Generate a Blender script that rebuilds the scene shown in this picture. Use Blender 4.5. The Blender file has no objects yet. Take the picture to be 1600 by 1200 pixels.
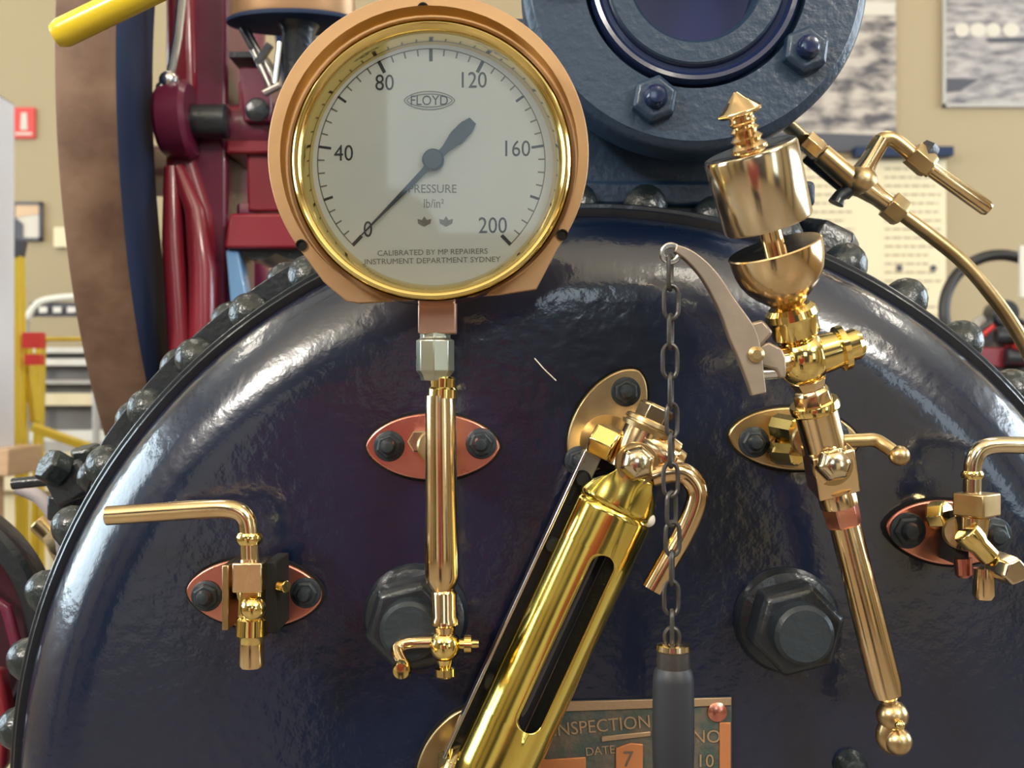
import bpy, bmesh, math, random
from mathutils import Vector, Matrix
random.seed(7)
SC = bpy.context.scene
COL = SC.collection
F = 1700.0; D = 0.85; H = 1.45            # focal length in pixels, camera distance to the boiler end, camera height

# ------------------------------------------------------------------ camera, world, light, exposure
cam = bpy.data.cameras.new('camera'); cam.sensor_width = 36; cam.lens = 36 * F / 1600
cam.clip_start = 0.02
cam.dof.use_dof = True; cam.dof.focus_distance = 0.80; cam.dof.aperture_fstop = 9.0
co = bpy.data.objects.new('camera', cam); COL.objects.link(co)
co.location = (0, -D, H); co.rotation_euler = (math.pi / 2, 0, 0)
SC.camera = co
w = bpy.data.worlds.new('world'); SC.world = w; w.use_nodes = True
w.node_tree.nodes['Background'].inputs[0].default_value = (0.75, 0.85, 1.0, 1)
w.node_tree.nodes['Background'].inputs[1].default_value = 0.6
SC.view_settings.view_transform = 'Standard'; SC.view_settings.look = 'None'
SC.view_settings.gamma = 1.0; SC.view_settings.use_curve_mapping = False
SC.view_settings.exposure = 0.24

def area(name, loc, rot, sx, sy, power, color):
    l = bpy.data.lights.new(name, 'AREA'); l.shape = 'RECTANGLE'; l.size = sx; l.size_y = sy
    l.energy = power; l.color = color
    o = bpy.data.objects.new(name, l); COL.objects.link(o); o.location = loc; o.rotation_euler = rot
    return o
PI = math.pi
area('window_daylight', (-4.75, 0.9, 2.5), (0, -PI / 2, 0), 2.0, 3.6, 85, (0.72, 0.9, 1.0))
area('window_daylight', (4.75, 1.1, 2.5), (0, PI / 2, 0), 2.0, 3.6, 110, (0.8, 0.9, 1.0))
area('ceiling_uplight', (0, -2.4, 3.3), (PI, 0, 0), 6.5, 4.0, 200, (1.0, 0.93, 0.80))  # unseen lamp added to brighten the ceiling and what mirrors it
for lx, ly_, lz, pw, sz in ((-3.2, -3.0, 3.9, 150, 1.0), (2.6, -3.4, 3.9, 90, 1.0)):  # unseen fill lamps added to light the dial and fittings
    o = area('hall_spotlight', (lx, ly_, lz), (0, 0, 0), sz, sz * .6, pw, (1.0, 0.95, 0.86))
    o.rotation_euler = (Vector((-.05, -.1, H + .1)) - Vector((lx, ly_, lz))).to_track_quat('-Z', 'Y').to_euler()

# ------------------------------------------------------------------ materials
def mat(name, col, metal=0.0, rough=0.5, coat=0.0, bump=0.0, bscale=60, col2=None, cscale=20, emit=0, rvar=0.0, cstretch=(1, 1, 1), detail=3, lo=0.35, hi=0.65, spec=None, coatr=0.08, coatior=None):
    m = bpy.data.materials.new(name); m.use_nodes = True
    nt = m.node_tree; b = nt.nodes['Principled BSDF']
    b.inputs['Base Color'].default_value = (*col, 1)
    b.inputs['Metallic'].default_value = metal; b.inputs['Roughness'].default_value = rough
    b.inputs['Coat Weight'].default_value = coat; b.inputs['Coat Roughness'].default_value = coatr
    if coatior: b.inputs['Coat IOR'].default_value = coatior
    if spec is not None: b.inputs['Specular IOR Level'].default_value = spec
    tc = nt.nodes.new('ShaderNodeTexCoord')
    def noise(sc, st=(1, 1, 1), det=3):
        mp = nt.nodes.new('ShaderNodeMapping'); mp.inputs['Scale'].default_value = st
        nt.links.new(tc.outputs['Object'], mp.inputs['Vector'])
        n = nt.nodes.new('ShaderNodeTexNoise'); n.inputs['Scale'].default_value = sc; n.inputs['Detail'].default_value = det
        nt.links.new(mp.outputs[0], n.inputs['Vector']); return n
    if col2:
        n = noise(cscale, cstretch, detail); r = nt.nodes.new('ShaderNodeValToRGB')
        r.color_ramp.elements[0].position = lo; r.color_ramp.elements[1].position = hi
        r.color_ramp.elements[0].color = (*col, 1); r.color_ramp.elements[1].color = (*col2, 1)
        nt.links.new(n.outputs[0], r.inputs[0]); nt.links.new(r.outputs[0], b.inputs['Base Color'])
    if bump:
        n = noise(bscale); bp = nt.nodes.new('ShaderNodeBump'); bp.inputs['Strength'].default_value = bump
        bp.inputs['Distance'].default_value = 0.002
        nt.links.new(n.outputs[0], bp.inputs['Height']); nt.links.new(bp.outputs[0], b.inputs['Normal'])
        if coat: nt.links.new(bp.outputs[0], b.inputs['Coat Normal'])
    if rvar:
        n = noise(35); mr = nt.nodes.new('ShaderNodeMapRange')
        mr.inputs['To Min'].default_value = max(0.02, rough - rvar); mr.inputs['To Max'].default_value = rough + rvar
        nt.links.new(n.outputs[0], mr.inputs[0]); nt.links.new(mr.outputs[0], b.inputs['Roughness'])
    if emit:
        b.inputs['Emission Color'].default_value = (*col, 1); b.inputs['Emission Strength'].default_value = emit
    return m
M = {}
M['brass'] = mat('brass', (0.74, 0.52, 0.28), 1, 0.16, bump=0.04, bscale=90, col2=(0.82, 0.64, 0.38), rvar=0.07)
M['polished'] = mat('polished_brass', (0.86, 0.66, 0.25), 1, 0.12, bump=0.02, bscale=50, rvar=0.05)
M['guard'] = mat('yellow_brass_sheet', (0.82, 0.66, 0.16), 1, 0.15, bump=0.12, bscale=14, rvar=0.08)
M['dull_brass'] = mat('dull_brass', (0.42, 0.30, 0.14), 1, 0.32, bump=0.08, bscale=120, col2=(0.6, 0.45, 0.24), rvar=0.1)
M['nickel_brass'] = mat('pale_brass', (0.66, 0.54, 0.36), 1, 0.17, bump=0.05, bscale=40, col2=(0.74, 0.62, 0.42), cscale=40, cstretch=(1, 1, .15), rvar=0.08)
M['pale'] = mat('pale_plated_brass', (0.42, 0.43, 0.34), 0.9, 0.3, rvar=0.08)
M['copper'] = mat('copper_red_brass', (0.66, 0.24, 0.19), 1, 0.28, bump=0.03, bscale=60, col2=(0.72, 0.34, 0.24), rvar=0.1)  # extra red in the base colour stands in for a mirrored red shirt
M['tan_bronze'] = mat('brushed_tan_bronze', (0.40, 0.24, 0.12), 0.5, 0.5, bump=0.05, bscale=200, col2=(0.45, 0.28, 0.145), cscale=12)
M['pink_copper'] = mat('brushed_pink_copper', (0.55, 0.33, 0.24), 0.7, 0.4, bump=0.05, bscale=150)
M['bronze_lever'] = mat('worn_bronze_lever', (0.30, 0.25, 0.20), 0.8, 0.38, bump=0.15, bscale=80, col2=(0.44, 0.35, 0.27))
M['boiler'] = mat('gloss_black_enamel', (0.003, 0.008, 0.027), 0, 0.26, coat=0.7, coatior=1.6, bump=0.22, bscale=95, coatr=0.10, rvar=0.04)
M['boiler_dark'] = mat('black_enamel_bands', (0.008, 0.011, 0.018), 0, 0.3, coat=0.3, bump=0.3, bscale=80)
M['rivet'] = mat('painted_rivet', (0.012, 0.018, 0.020), 0, 0.34, coat=0.3, bump=0.9, bscale=110, coatr=.2)
M['blue_iron'] = mat('slate_blue_painted_iron', (0.013, 0.032, 0.066), 0, 0.42, coat=0.15, bump=0.5, bscale=130, coatr=0.2)
M['blue_gloss'] = mat('deep_blue_gloss_iron', (0.010, 0.018, 0.06), 0, 0.2, coat=0.4, bump=0.1, bscale=60)
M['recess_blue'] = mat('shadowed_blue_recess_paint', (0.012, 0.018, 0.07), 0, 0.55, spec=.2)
M['black_iron'] = mat('black_painted_iron', (0.012, 0.016, 0.022), 0, 0.33, coat=0.2, bump=0.4, bscale=150)
M['stud'] = mat('black_stud_iron', (0.02, 0.028, 0.036), 0.1, 0.42, bump=0.5, bscale=120)
M['chain'] = mat('dark_chain_iron', (0.075, 0.07, 0.065), 0.75, 0.42, bump=0.2, bscale=200)
M['steel'] = mat('bright_steel', (0.75, 0.75, 0.74), 1, 0.2, rvar=0.05)
M['steer_black'] = mat('black_rim_plastic', (0.006, 0.006, 0.007), 0, 0.4)
M['handle'] = mat('black_handle_grip', (0.016, 0.018, 0.024), 0, 0.5, bump=0.15, bscale=60)
M['dial'] = mat('cream_dial', (0.80, 0.85, 0.80), 0, 0.55, col2=(0.85, 0.89, 0.85), cscale=12)
M['ink'] = mat('dial_ink', (0.05, 0.055, 0.055), 0, 0.6)
M['ink_grey'] = mat('faded_dial_ink', (0.24, 0.24, 0.21), 0, 0.6)
M['board_ink'] = mat('board_print_ink', (0.36, 0.30, 0.20), 0, 0.7)
M['needle'] = mat('dark_teal_needle', (0.03, 0.055, 0.07), 0.1, 0.4)
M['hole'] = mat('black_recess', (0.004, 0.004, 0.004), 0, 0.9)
M['rust_tread'] = mat('worn_brown_rim', (0.09, 0.046, 0.030), 0, 0.6, bump=0.6, bscale=60, col2=(0.19, 0.115, 0.075), cscale=11, detail=8, spec=.3)
M['navy'] = mat('navy_painted_rim', (0.014, 0.028, 0.07), 0, 0.6, spec=0.25, coat=0.0, bump=0.2, bscale=30)
M['red'] = mat('red_engine_paint', (0.20, 0.012, 0.024), 0, 0.32, coat=0.4, bump=0.25, bscale=18)
M['maroon'] = mat('maroon_engine_paint', (0.12, 0.008, 0.034), 0, 0.4, coat=0.25, bump=0.3, bscale=40)
M['deep_maroon'] = mat('very_dark_maroon_paint', (0.035, 0.004, 0.012), 0, 0.4, bump=.3, bscale=30)
M['yellow'] = mat('yellow_paint', (0.72, 0.52, 0.02), 0, 0.3, coat=0.3, bump=0.1, bscale=40)
M['yellow_ladder'] = mat('yellow_ladder_paint', (0.66, 0.45, 0.03), 0, 0.4)
M['light_blue'] = mat('pale_blue_paint', (0.12, 0.26, 0.48), 0, 0.3, coat=0.3)
M['tan_cyl'] = mat('tan_governor_metal', (0.32, 0.18, 0.09), 0.5, 0.4, col2=(0.45, 0.28, 0.15), cscale=8, bump=0.1)
M['wall'] = mat('beige_wall_paint', (0.36, 0.285, 0.17), 0, 0.8, bump=0.05, bscale=90)
M['wall_dark'] = mat('brown_hall_wall', (0.035, 0.035, 0.05), 0, 0.8)
M['ceil'] = mat('white_ceiling_paint', (0.50, 0.45, 0.36), 0, 0.9)
M['floor'] = mat('grey_brown_floor', (0.17, 0.14, 0.11), 0, 0.45, col2=(0.22, 0.18, 0.14), cscale=3)
M['lamp'] = mat('ceiling_lamp_panel', (1.0, 0.93, 0.78), 0, 0.5, emit=8)
M['daylight'] = mat('bright_daylight_pane', (0.72, 0.87, 1.0), 0, 0.5, emit=2.2)
M['white'] = mat('white_paint', (0.68, 0.66, 0.60), 0, 0.5)
M['paper'] = mat('cream_board', (0.70, 0.60, 0.40), 0, 0.7)
M['photo_sky'] = mat('sepia_photo_print', (0.45, 0.39, 0.33), 0, 0.5, col2=(0.06, 0.055, 0.065), cscale=9, cstretch=(1, 1, 2.2), detail=8, lo=0.42, hi=0.62)
M['photo_land'] = mat('grey_photo_print', (0.40, 0.36, 0.34), 0, 0.5, col2=(0.10, 0.095, 0.11), cscale=10, cstretch=(1, 1, 3.5), detail=8, lo=0.4, hi=0.68)
M['print_dark'] = mat('dark_print', (0.055, 0.055, 0.07), 0, 0.5)
M['print_light'] = mat('light_print', (0.55, 0.50, 0.42), 0, 0.5)
M['sign_red'] = mat('red_sign_print', (0.60, 0.03, 0.025), 0, 0.4)
M['case_white'] = mat('pale_lilac_card', (0.80, 0.80, 0.86), 0, 0.6)
M['wood'] = mat('pale_wood', (0.52, 0.33, 0.19), 0, 0.5, col2=(0.62, 0.42, 0.26), cscale=6, cstretch=(1, 1, 8))
M['grey'] = mat('grey_plastic', (0.13, 0.12, 0.115), 0, 0.5)
M['midgrey'] = mat('light_grey_metal', (0.40, 0.38, 0.35), 0.2, 0.5)
M['hose'] = mat('grey_hose_rubber', (0.38, 0.34, 0.36), 0, 0.45)
M['shirt'] = mat('red_shirt_cloth', (0.32, 0.055, 0.06), 0, 0.9)
M['skin'] = mat('skin', (0.55, 0.33, 0.24), 0, 0.6)
M['trousers'] = mat('dark_trousers_cloth', (0.02, 0.022, 0.03), 0, 0.9)
M['hair'] = mat('brown_hair', (0.05, 0.03, 0.02), 0, 0.7)
M['plate_bg'] = mat('tarnished_plate_field', (0.16, 0.13, 0.10), 0.5, 0.5, bump=0.4, bscale=200, col2=(0.07, 0.10, 0.09), cscale=60)
M['plate_hi'] = mat('raised_bronze_lettering', (0.46, 0.32, 0.20), 0.7, 0.42, bump=0.2, bscale=200)
M['plate_or'] = mat('orange_copper_border', (0.60, 0.24, 0.10), 0.6, 0.4)
def glassmat(name, col, alpha, rough=0.02):
    m = mat(name, col, 0, rough); b = m.node_tree.nodes['Principled BSDF']
    b.inputs['Transmission Weight'].default_value = 1.0; b.inputs['IOR'].default_value = 1.25
    return m
def sheet_glass(name, tint, refl):
    m = bpy.data.materials.new(name); m.use_nodes = True; nt = m.node_tree
    for n in list(nt.nodes): nt.nodes.remove(n)
    out = nt.nodes.new('ShaderNodeOutputMaterial'); mx = nt.nodes.new('ShaderNodeMixShader')
    t = nt.nodes.new('ShaderNodeBsdfTransparent'); t.inputs[0].default_value = (*tint, 1)
    g = nt.nodes.new('ShaderNodeBsdfGlossy'); g.inputs['Roughness'].default_value = 0.03
    fr = nt.nodes.new('ShaderNodeFresnel'); fr.inputs[0].default_value = refl
    nt.links.new(fr.outputs[0], mx.inputs[0]); nt.links.new(t.outputs[0], mx.inputs[1]); nt.links.new(g.outputs[0], mx.inputs[2])
    nt.links.new(mx.outputs[0], out.inputs[0]); return m
M['glass'] = sheet_glass('gauge_window_glass', (0.97, 0.98, 0.97), 1.45)
M['clear'] = sheet_glass('display_case_acrylic', (0.93, 0.96, 1.0), 1.35)
M['tube_glass'] = glassmat('water_tube_glass', (0.75, 0.78, 0.8), 1)

# ------------------------------------------------------------------ geometry helpers
def Q(px, py, y=0.0):
    d = D + y
    return Vector(((px - 800) / F * d, y, H + (600 - py) / F * d))
def S(l, y=0.0): return l / F * (D + y)
def frame(axis):
    a = Vector(axis).normalized()
    t = Vector((0, 0, 1)) if abs(a.z) < 0.9 else Vector((0, 1, 0))
    u = t.cross(a).normalized(); return u, a.cross(u).normalized(), a
LAST = [None]
class MB:
    def __init__(s): s.v = []; s.f = []
    def add(s, vs, fs):
        o = len(s.v); s.v += [Vector(p) for p in vs]; s.f += [tuple(i + o for i in f) for f in fs]; return s
    def lathe(s, org, axis, prof, n=32, rot=0.0, sx=1.0):
        u, v, a = frame(axis); org = Vector(org); vs = []; fs = []; rings = []
        for r, h in prof:
            if r < 1e-7: rings.append([len(vs)]); vs.append(org + a * h)
            else:
                rings.append(list(range(len(vs), len(vs) + n)))
                for k in range(n):
                    t = 2 * PI * k / n + rot
                    vs.append(org + u * (r * math.cos(t) * sx) + v * (r * math.sin(t)) + a * h)
        for A, B in zip(rings, rings[1:]):
            for k in range(n):
                k2 = (k + 1) % n
                if len(A) == 1 and len(B) == 1: continue
                if len(A) == 1: fs.append((A[0], B[k2], B[k]))
                elif len(B) == 1: fs.append((A[k], A[k2], B[0]))
                else: fs.append((A[k], A[k2], B[k2], B[k]))
        return s.add(vs, fs)
    def cyl(s, p0, p1, r, r1=None, n=24, ch=None):
        p0 = Vector(p0); p1 = Vector(p1); L = (p1 - p0).length; r1 = r if r1 is None else r1
        c = min(r, r1) * 0.12 if ch is None else ch; c = min(c, L * .3)
        return s.lathe(p0, p1 - p0, [(0, 0), (max(r - c, 0), 0), (r, c), (r1, L - c), (max(r1 - c, 0), L), (0, L)], n)
    def hexa(s, org, axis, r, h, n=6, rot=0.0):
        return s.lathe(org, axis, [(0, 0), (r, 0), (r, h * .82), (r * .86, h), (0, h)], n, rot)
    def domed(s, org, axis, r, h, rot=0.0):
        return s.lathe(org, axis, [(0, 0), (r, 0), (r, h * .45), (r * .88, h * .72), (r * .62, h * .92), (r * .3, h), (0, h)], 6, rot)
    def ball(s, c, r, n=24, sq=1.0, axis=(0, 0, 1)):
        m = n // 2
        return s.lathe(c, axis, [(r * math.sin(PI * k / m) if 0 < k < m else 0, -r * sq * math.cos(PI * k / m)) for k in range(m + 1)], n)
    def box(s, c, size, rot=None, taper=1.0):
        c = Vector(c); R = rot or Matrix.Identity(3); vs = []
        for z in (-.5, .5):
            for x, y in ((-.5, -.5), (.5, -.5), (.5, .5), (-.5, .5)):
                k = taper if z > 0 else 1
                vs.append(c + R @ Vector((x * size[0] * k, y * size[1] * k, z * size[2])))
        return s.add(vs, [(3, 2, 1, 0), (4, 5, 6, 7), (0, 1, 5, 4), (1, 2, 6, 5), (2, 3, 7, 6), (3, 0, 4, 7)])
    def tube(s, pts, r, n=16, caps=True, closed=False, sq=1.0, nrm=None):
        P = [Vector(p) for p in pts]; m = len(P); rs = r if isinstance(r, (list, tuple)) else [r] * m
        vs = []; prev = None
        for i, p in enumerate(P):
            if closed: t = (P[(i + 1) % m] - P[i - 1]).normalized()
            else: t = (P[min(i + 1, m - 1)] - P[max(i - 1, 0)]).normalized()
            if nrm is not None: u = Vector(nrm)
            elif prev is None: u = frame(t)[0]
            else: u = prev
            u = (u - t * u.dot(t)).normalized(); prev = u; w_ = t.cross(u)
            for k in range(n):
                a = 2 * PI * k / n; vs.append(p + u * (rs[i] * sq * math.cos(a)) + w_ * (rs[i] * math.sin(a)))
        fs = []
        for i in range(m if closed else m - 1):
            j = (i + 1) % m
            for k in range(n):
                k2 = (k + 1) % n; fs.append((i * n + k, i * n + k2, j * n + k2, j * n + k))
        if caps and not closed:
            fs.append(tuple(range(n))[::-1]); fs.append(tuple((m - 1) * n + k for k in range(n)))
        return s.add(vs, fs)
    def prism(s, poly, ext):
        n = len(poly); ext = Vector(ext); vs = [Vector(p) for p in poly]; vs += [p + ext for p in vs]
        fs = [tuple(range(n)), tuple(range(2 * n - 1, n - 1, -1))]
        for k in range(n): fs.append((k, k + n, (k + 1) % n + n, (k + 1) % n))
        return s.add(vs, fs)
    def build(s, name, m, parent=None, bevel=0.0, seg=2, angle=35, loc=None, origin=None, flat=False):
        off = Vector((0, 0, 0))
        if parent is not None: off = wloc(parent)
        elif origin is not None: off = Vector(origin)
        me = bpy.data.meshes.new(name); me.from_pydata([tuple(p - off) for p in s.v], [], s.f); me.update()
        bm = bmesh.new(); bm.from_mesh(me); bmesh.ops.remove_doubles(bm, verts=bm.verts, dist=1e-7)
        bmesh.ops.recalc_face_normals(bm, faces=bm.faces)
        bm.normal_update()
        if any(e.is_boundary for e in bm.edges) and name != 'barrel':      # open sheets: turn them outward
            if flat: bmesh.ops.reverse_faces(bm, faces=[f for f in bm.faces if f.normal.y > 0])
            else:
                sn = Vector(); ta = 0; cen = Vector()
                for f in bm.faces: ar = f.calc_area(); sn += f.normal * ar; ta += ar; cen += f.calc_center_median() * ar
                cen /= max(ta, 1e-12)
                wrong = sn.y > 0 if abs(sn.y) > .05 * ta else sum(f.normal.dot(f.calc_center_median() - cen) * f.calc_area() for f in bm.faces) < 0
                if wrong: bmesh.ops.reverse_faces(bm, faces=bm.faces[:])
        bm.to_mesh(me); bm.free()
        for p in me.polygons: p.use_smooth = True
        me.set_sharp_from_angle(angle=math.radians(angle))
        me.materials.append(M[m]); o = bpy.data.objects.new(name, me); COL.objects.link(o)
        if parent is not None: o.parent = parent
        elif origin is not None: o.location = off
        if bevel:
            b = o.modifiers.new('edge', 'BEVEL'); b.width = bevel; b.segments = seg; b.limit_method = 'ANGLE'
            b.angle_limit = math.radians(30); b.harden_normals = False
        LAST[0] = o
        return o
def wloc(o):
    l = Vector(o.location)
    while o.parent: o = o.parent; l += Vector(o.location)
    return l
def thing(name, label, cat, loc, group=None):
    o = bpy.data.objects.new(name, None); COL.objects.link(o); o.empty_display_size = 0.02
    o.location = loc; o['label'] = label; o['category'] = cat
    if group: o['group'] = group
    return o
def tag(o, label, cat, group=None):
    o['label'] = label; o['category'] = cat
    if group: o['group'] = group
    return o
def struct(o): o['kind'] = 'structure'; return o
def copy_part(o, parent, delta, name=None):
    c = o.copy(); COL.objects.link(c); c.parent = parent; c.location = Vector(o.location) + Vector(delta); return c
def text(body, height, center, name, m, parent, right=(1, 0, 0), up=(0, 0, 1), ext=0.0002, sx=1.0, rot=0.0, width=None):
    cu = bpy.data.curves.new(name, 'FONT'); cu.body = body; cu.size = 1; cu.align_x = 'CENTER'; cu.align_y = 'CENTER'
    cu.resolution_u = 3
    tmp = bpy.data.objects.new('tmp', cu); COL.objects.link(tmp)
    dg = bpy.context.evaluated_depsgraph_get(); me = bpy.data.meshes.new_from_object(tmp.evaluated_get(dg))
    bpy.data.objects.remove(tmp); k = height / 0.70
    R = Vector(right).normalized(); U = Vector(up).normalized(); N = R.cross(U)
    ca, sa = math.cos(rot), math.sin(rot); off = wloc(parent)
    xs = [v.co.x for v in me.vertices]; ys = [v.co.y for v in me.vertices]
    cx = (min(xs) + max(xs)) / 2; cy = (min(ys) + max(ys)) / 2
    if width: sx = width / ((max(xs) - min(xs)) * k)
    for v in me.vertices:
        x = (v.co.x - cx) * k * sx; y = (v.co.y - cy) * k; x, y = x * ca - y * sa, x * sa + y * ca
        v.co = Vector(center) + R * x + U * y + N * ext - off
    me.materials.clear(); me.materials.append(M[m])
    o = bpy.data.objects.new(name, me); COL.objects.link(o); o.parent = parent
    return o
FWD = Vector((0, -1, 0))
def arc(cx, cy, r, a0, a1, n):            # pixel arc, degrees clockwise from up
    return [(cx + r * math.sin(math.radians(a0 + (a1 - a0) * k / n)), cy - r * math.cos(math.radians(a0 + (a1 - a0) * k / n))) for k in range(n + 1)]
def px_path(pts, y): return [Q(p[0], p[1], p[2] if len(p) > 2 else y) for p in pts]
def smooth(pts, n=8):                      # Catmull-Rom through the points
    P = [Vector(p) for p in pts]; out = []
    for i in range(len(P) - 1):
        a, b, c, d = P[max(i - 1, 0)], P[i], P[i + 1], P[min(i + 2, len(P) - 1)]
        for k in range(n):
            t = k / n
            out.append(0.5 * ((2 * b) + (c - a) * t + (2 * a - 5 * b + 4 * c - d) * t * t + (3 * b - a - 3 * c + d) * t ** 3))
    out.append(P[-1]); return out
def along(p0, p1, y, prof, n=28):          # lathe along a pixel line; prof = (fraction, radius in px)
    A = Q(*p0, y); B = Q(*p1, y); L = (B - A).length
    return MB().lathe(A, B - A, [(S(r, y), t * L) for t, r in prof], n)
def oval_along(p0, p1, y, prof, n=64, sq=.55):
    A = Q(*p0, y); B = Q(*p1, y); L = (B - A).length
    return MB().lathe(A, B - A, [(S(r, y) * sq, t * L) for t, r in prof], n, sx=1 / sq)
def oval_pts(px, py, a, b, ang, y, n=56, e=1.18):
    out = []; c, s_ = math.cos(math.radians(ang)), math.sin(math.radians(ang))
    for k in range(n):
        t = 2 * PI * k / n; X = a * math.cos(t); Y = b * math.copysign(abs(math.sin(t)) ** e, math.sin(t))
        out.append(Q(px + X * c - Y * s_, py + X * s_ + Y * c, y))
    return out
def oval_flange(root, px, py, a, b, ang, bolts, m='copper', br=24):
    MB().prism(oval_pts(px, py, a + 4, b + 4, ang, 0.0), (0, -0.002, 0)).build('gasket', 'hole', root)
    MB().prism(oval_pts(px, py, a, b, ang, -0.002), (0, -0.006, 0)).build('mounting_flange', m, root, bevel=0.0016, seg=3)
    for bx, by in bolts:
        c = Q(bx, by, -0.008); r = S(br)
        b_ = MB().lathe(c, FWD, [(0, 0), (r, 0), (r, .0015), (r * .92, .002), (0, .002)], 28).lathe(c, FWD, [(r * .84, 0), (r * .84, .0045), (r * .7, .006), (0, .006)], 6, rot=random.random()).build('bolt', 'stud', root, bevel=0.0005)
        MB().lathe(c + Vector((0, -.005, 0)), FWD, [(r * .5, 0), (r * .5, .004), (r * .36, .007), (0, .008)], 20).build('bolt_end', 'stud', b_)

# ------------------------------------------------------------------ the room
BY = 3.65; XL, XR, YF, ZC = -5.0, 5.0, -5.5, 4.3
struct(MB().box((0, (BY + YF) / 2, -0.05), (XR - XL + .4, BY - YF + .4, 0.1)).build('floor', 'floor'))
struct(MB().box((0, (BY + YF) / 2, ZC + .05), (XR - XL + .4, BY - YF + .4, 0.1)).build('ceiling', 'ceil'))
struct(MB().box((0, BY + .05, ZC / 2), (XR - XL + .4, .1, ZC)).build('wall_back', 'wall'))
struct(MB().box((0, YF - .05, ZC / 2), (XR - XL + .4, .1, ZC)).build('wall_front', 'wall_dark'))
struct(MB().box((XL - .05, (BY + YF) / 2, ZC / 2), (.1, BY - YF, ZC)).build('wall_left', 'wall'))
struct(MB().box((XR + .05, (BY + YF) / 2, ZC / 2), (.1, BY - YF, ZC)).build('wall_right', 'wall'))
for i, (x, yc, sg) in enumerate(((XL, 0.9, 1), (XR, 1.1, -1))):
    wf = MB()
    for yy in (-1.9, 0, 1.9): wf.box((x + sg * .03, yc + yy, 2.5), (.06, .08, 2.2))
    for zz in (1.44, 2.5, 3.56): wf.box((x + sg * .03, yc, zz), (.06, 3.88, .08))
    fo = struct(wf.build('window_%d' % (i + 1), 'white', origin=(x, yc, 2.5)))
    for yy in (-.95, .95):
        for zz in (1.97, 3.03): MB().box((x + sg * .02, yc + yy, zz), (.01, 1.82, .98)).build('pane', 'daylight', fo)
def front(name, x0, x1, z0, z1, m): return struct(MB().box(((x0 + x1) / 2, YF + .03, (z0 + z1) / 2), (x1 - x0, .06, z1 - z0)).build(name, m, None, origin=((x0 + x1) / 2, YF + .03, (z0 + z1) / 2)))
front('door_1', -3.6, -1.7, 0, 2.5, 'white'); front('door_2', 1.5, 3.0, 0, 2.5, 'paper'); front('window_3', -.7, .5, 2.3, 3.6, 'daylight'); front('window_4', 3.3, 4.6, 1.2, 3.3, 'daylight')  # unseen pale and glowing panels added to put strips in the brass reflections
for i, (x, y) in enumerate(((XL + .1, -1.6), (XL + .1, -3.4), (XR - .1, -1.6), (XR - .1, -3.4))):  # unseen dark posts added for contrast in the brass reflections
    struct(MB().box((x, y, ZC / 2), (.18, .35, ZC)).build('trim_%d' % (i + 1), 'wall_dark'))
for x in (-3.2, -1.1, 1.1, 3.2):
    for y in (-4.2, -2.4, 1.2, 2.8):
        t = thing('ceiling_light', 'flat fluorescent ceiling light above the museum hall', 'ceiling light', (x, y, ZC), 'ceiling lights of the hall')
        MB().box((x, y, ZC - .03), (.34, 1.24, .06)).build('lamp_frame', 'white', t)
        MB().box((x, y, ZC - .065), (.28, 1.18, .012)).build('diffuser', 'lamp', t)

# ------------------------------------------------------------------ boiler
BC = Vector((0.066, 0, H - 0.336)); BR = 0.478
boiler = thing('boiler', 'black enamelled riveted boiler with a domed round end carrying brass fittings', 'boiler', (BC.x, 0.06, BC.z - BR))
prof = [(0, 0.0), (0.20, 0.0), (0.40, 0.0005)]
kr = 0.078; r0 = BR - kr
prof = [(0, 0), (0.15, 0), (0.30, 0), (r0 - .02, 0)]
for k in range(0, 19):
    a = PI / 2 * k / 18; prof.append((r0 + kr * math.sin(a), kr * (1 - math.cos(a))))
prof.append((BR, kr + .006))
MB().lathe(BC, (0, 1, 0), prof, 160).build('end_plate', 'boiler', boiler, angle=50)
MB().lathe(BC, (0, 1, 0), [(BR - .002, .060), (BR + .004, .058), (BR + .0055, .0595), (BR + .0055, .068)], 160).build('rim_band', 'boiler_dark', boiler)
RB = BR + .010
MB().lathe(BC, (0, 1, 0), [(BR, .063), (RB - .001, .063), (RB, .064), (RB, 1.9), (RB - .03, 1.93), (0, 1.93)], 160).build('barrel', 'boiler_dark', boiler)
# lap plate over the upper shoulder of the barrel
lp = MB(); vs = []; fs = []; n = 40
for k in range(n + 1):
    t = k / n; a = math.radians(-64 + 42 * t); e = min(1, min(t, 1 - t) * 5); e = e * e * (3 - 2 * e)
    for rr, yy in ((RB - .002, .098), (RB + .002 + .021 * e, .098), (RB + .002 + .021 * e, .30), (RB - .002, .30)):
        vs.append(BC + Vector((rr * math.sin(a), yy, rr * math.cos(a))))
for k in range(n):
    for j in range(4): fs.append((k * 4 + j, k * 4 + (j + 1) % 4, k * 4 + 4 + (j + 1) % 4, k * 4 + 4 + j))
fs.append((0, 1, 2, 3)); fs.append(tuple(4 * n + j for j in (3, 2, 1, 0)))
lp.add(vs, fs).build('lap_plate', 'light_blue', boiler, bevel=.001)
LAST[0].data.materials[0] = M['black_iron']
def rivet_mesh(r, h):
    return [(0, -.004), (r, -.004), (r, .002), (r * .96, h * .3), (r * .8, h * .62), (r * .55, h * .85), (r * .28, h * .97), (0, h)]
def rivet_at(ang, y, rad, r=.0195, h=.022, name='rivet'):
    a = math.radians(ang); ax = Vector((math.sin(a), 0, math.cos(a)))
    return MB().lathe(BC + ax * rad + Vector((0, y, 0)), ax, rivet_mesh(r, h), 20).build(name, 'rivet', boiler)
for k in range(-16, 17):
    rivet_at(k * 7 + 5.7 - 7, .086, RB)
for k in range(6):
    rivet_at(-60 + 7 * k, .125, RB + .02, r=.017, h=.014)
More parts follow.
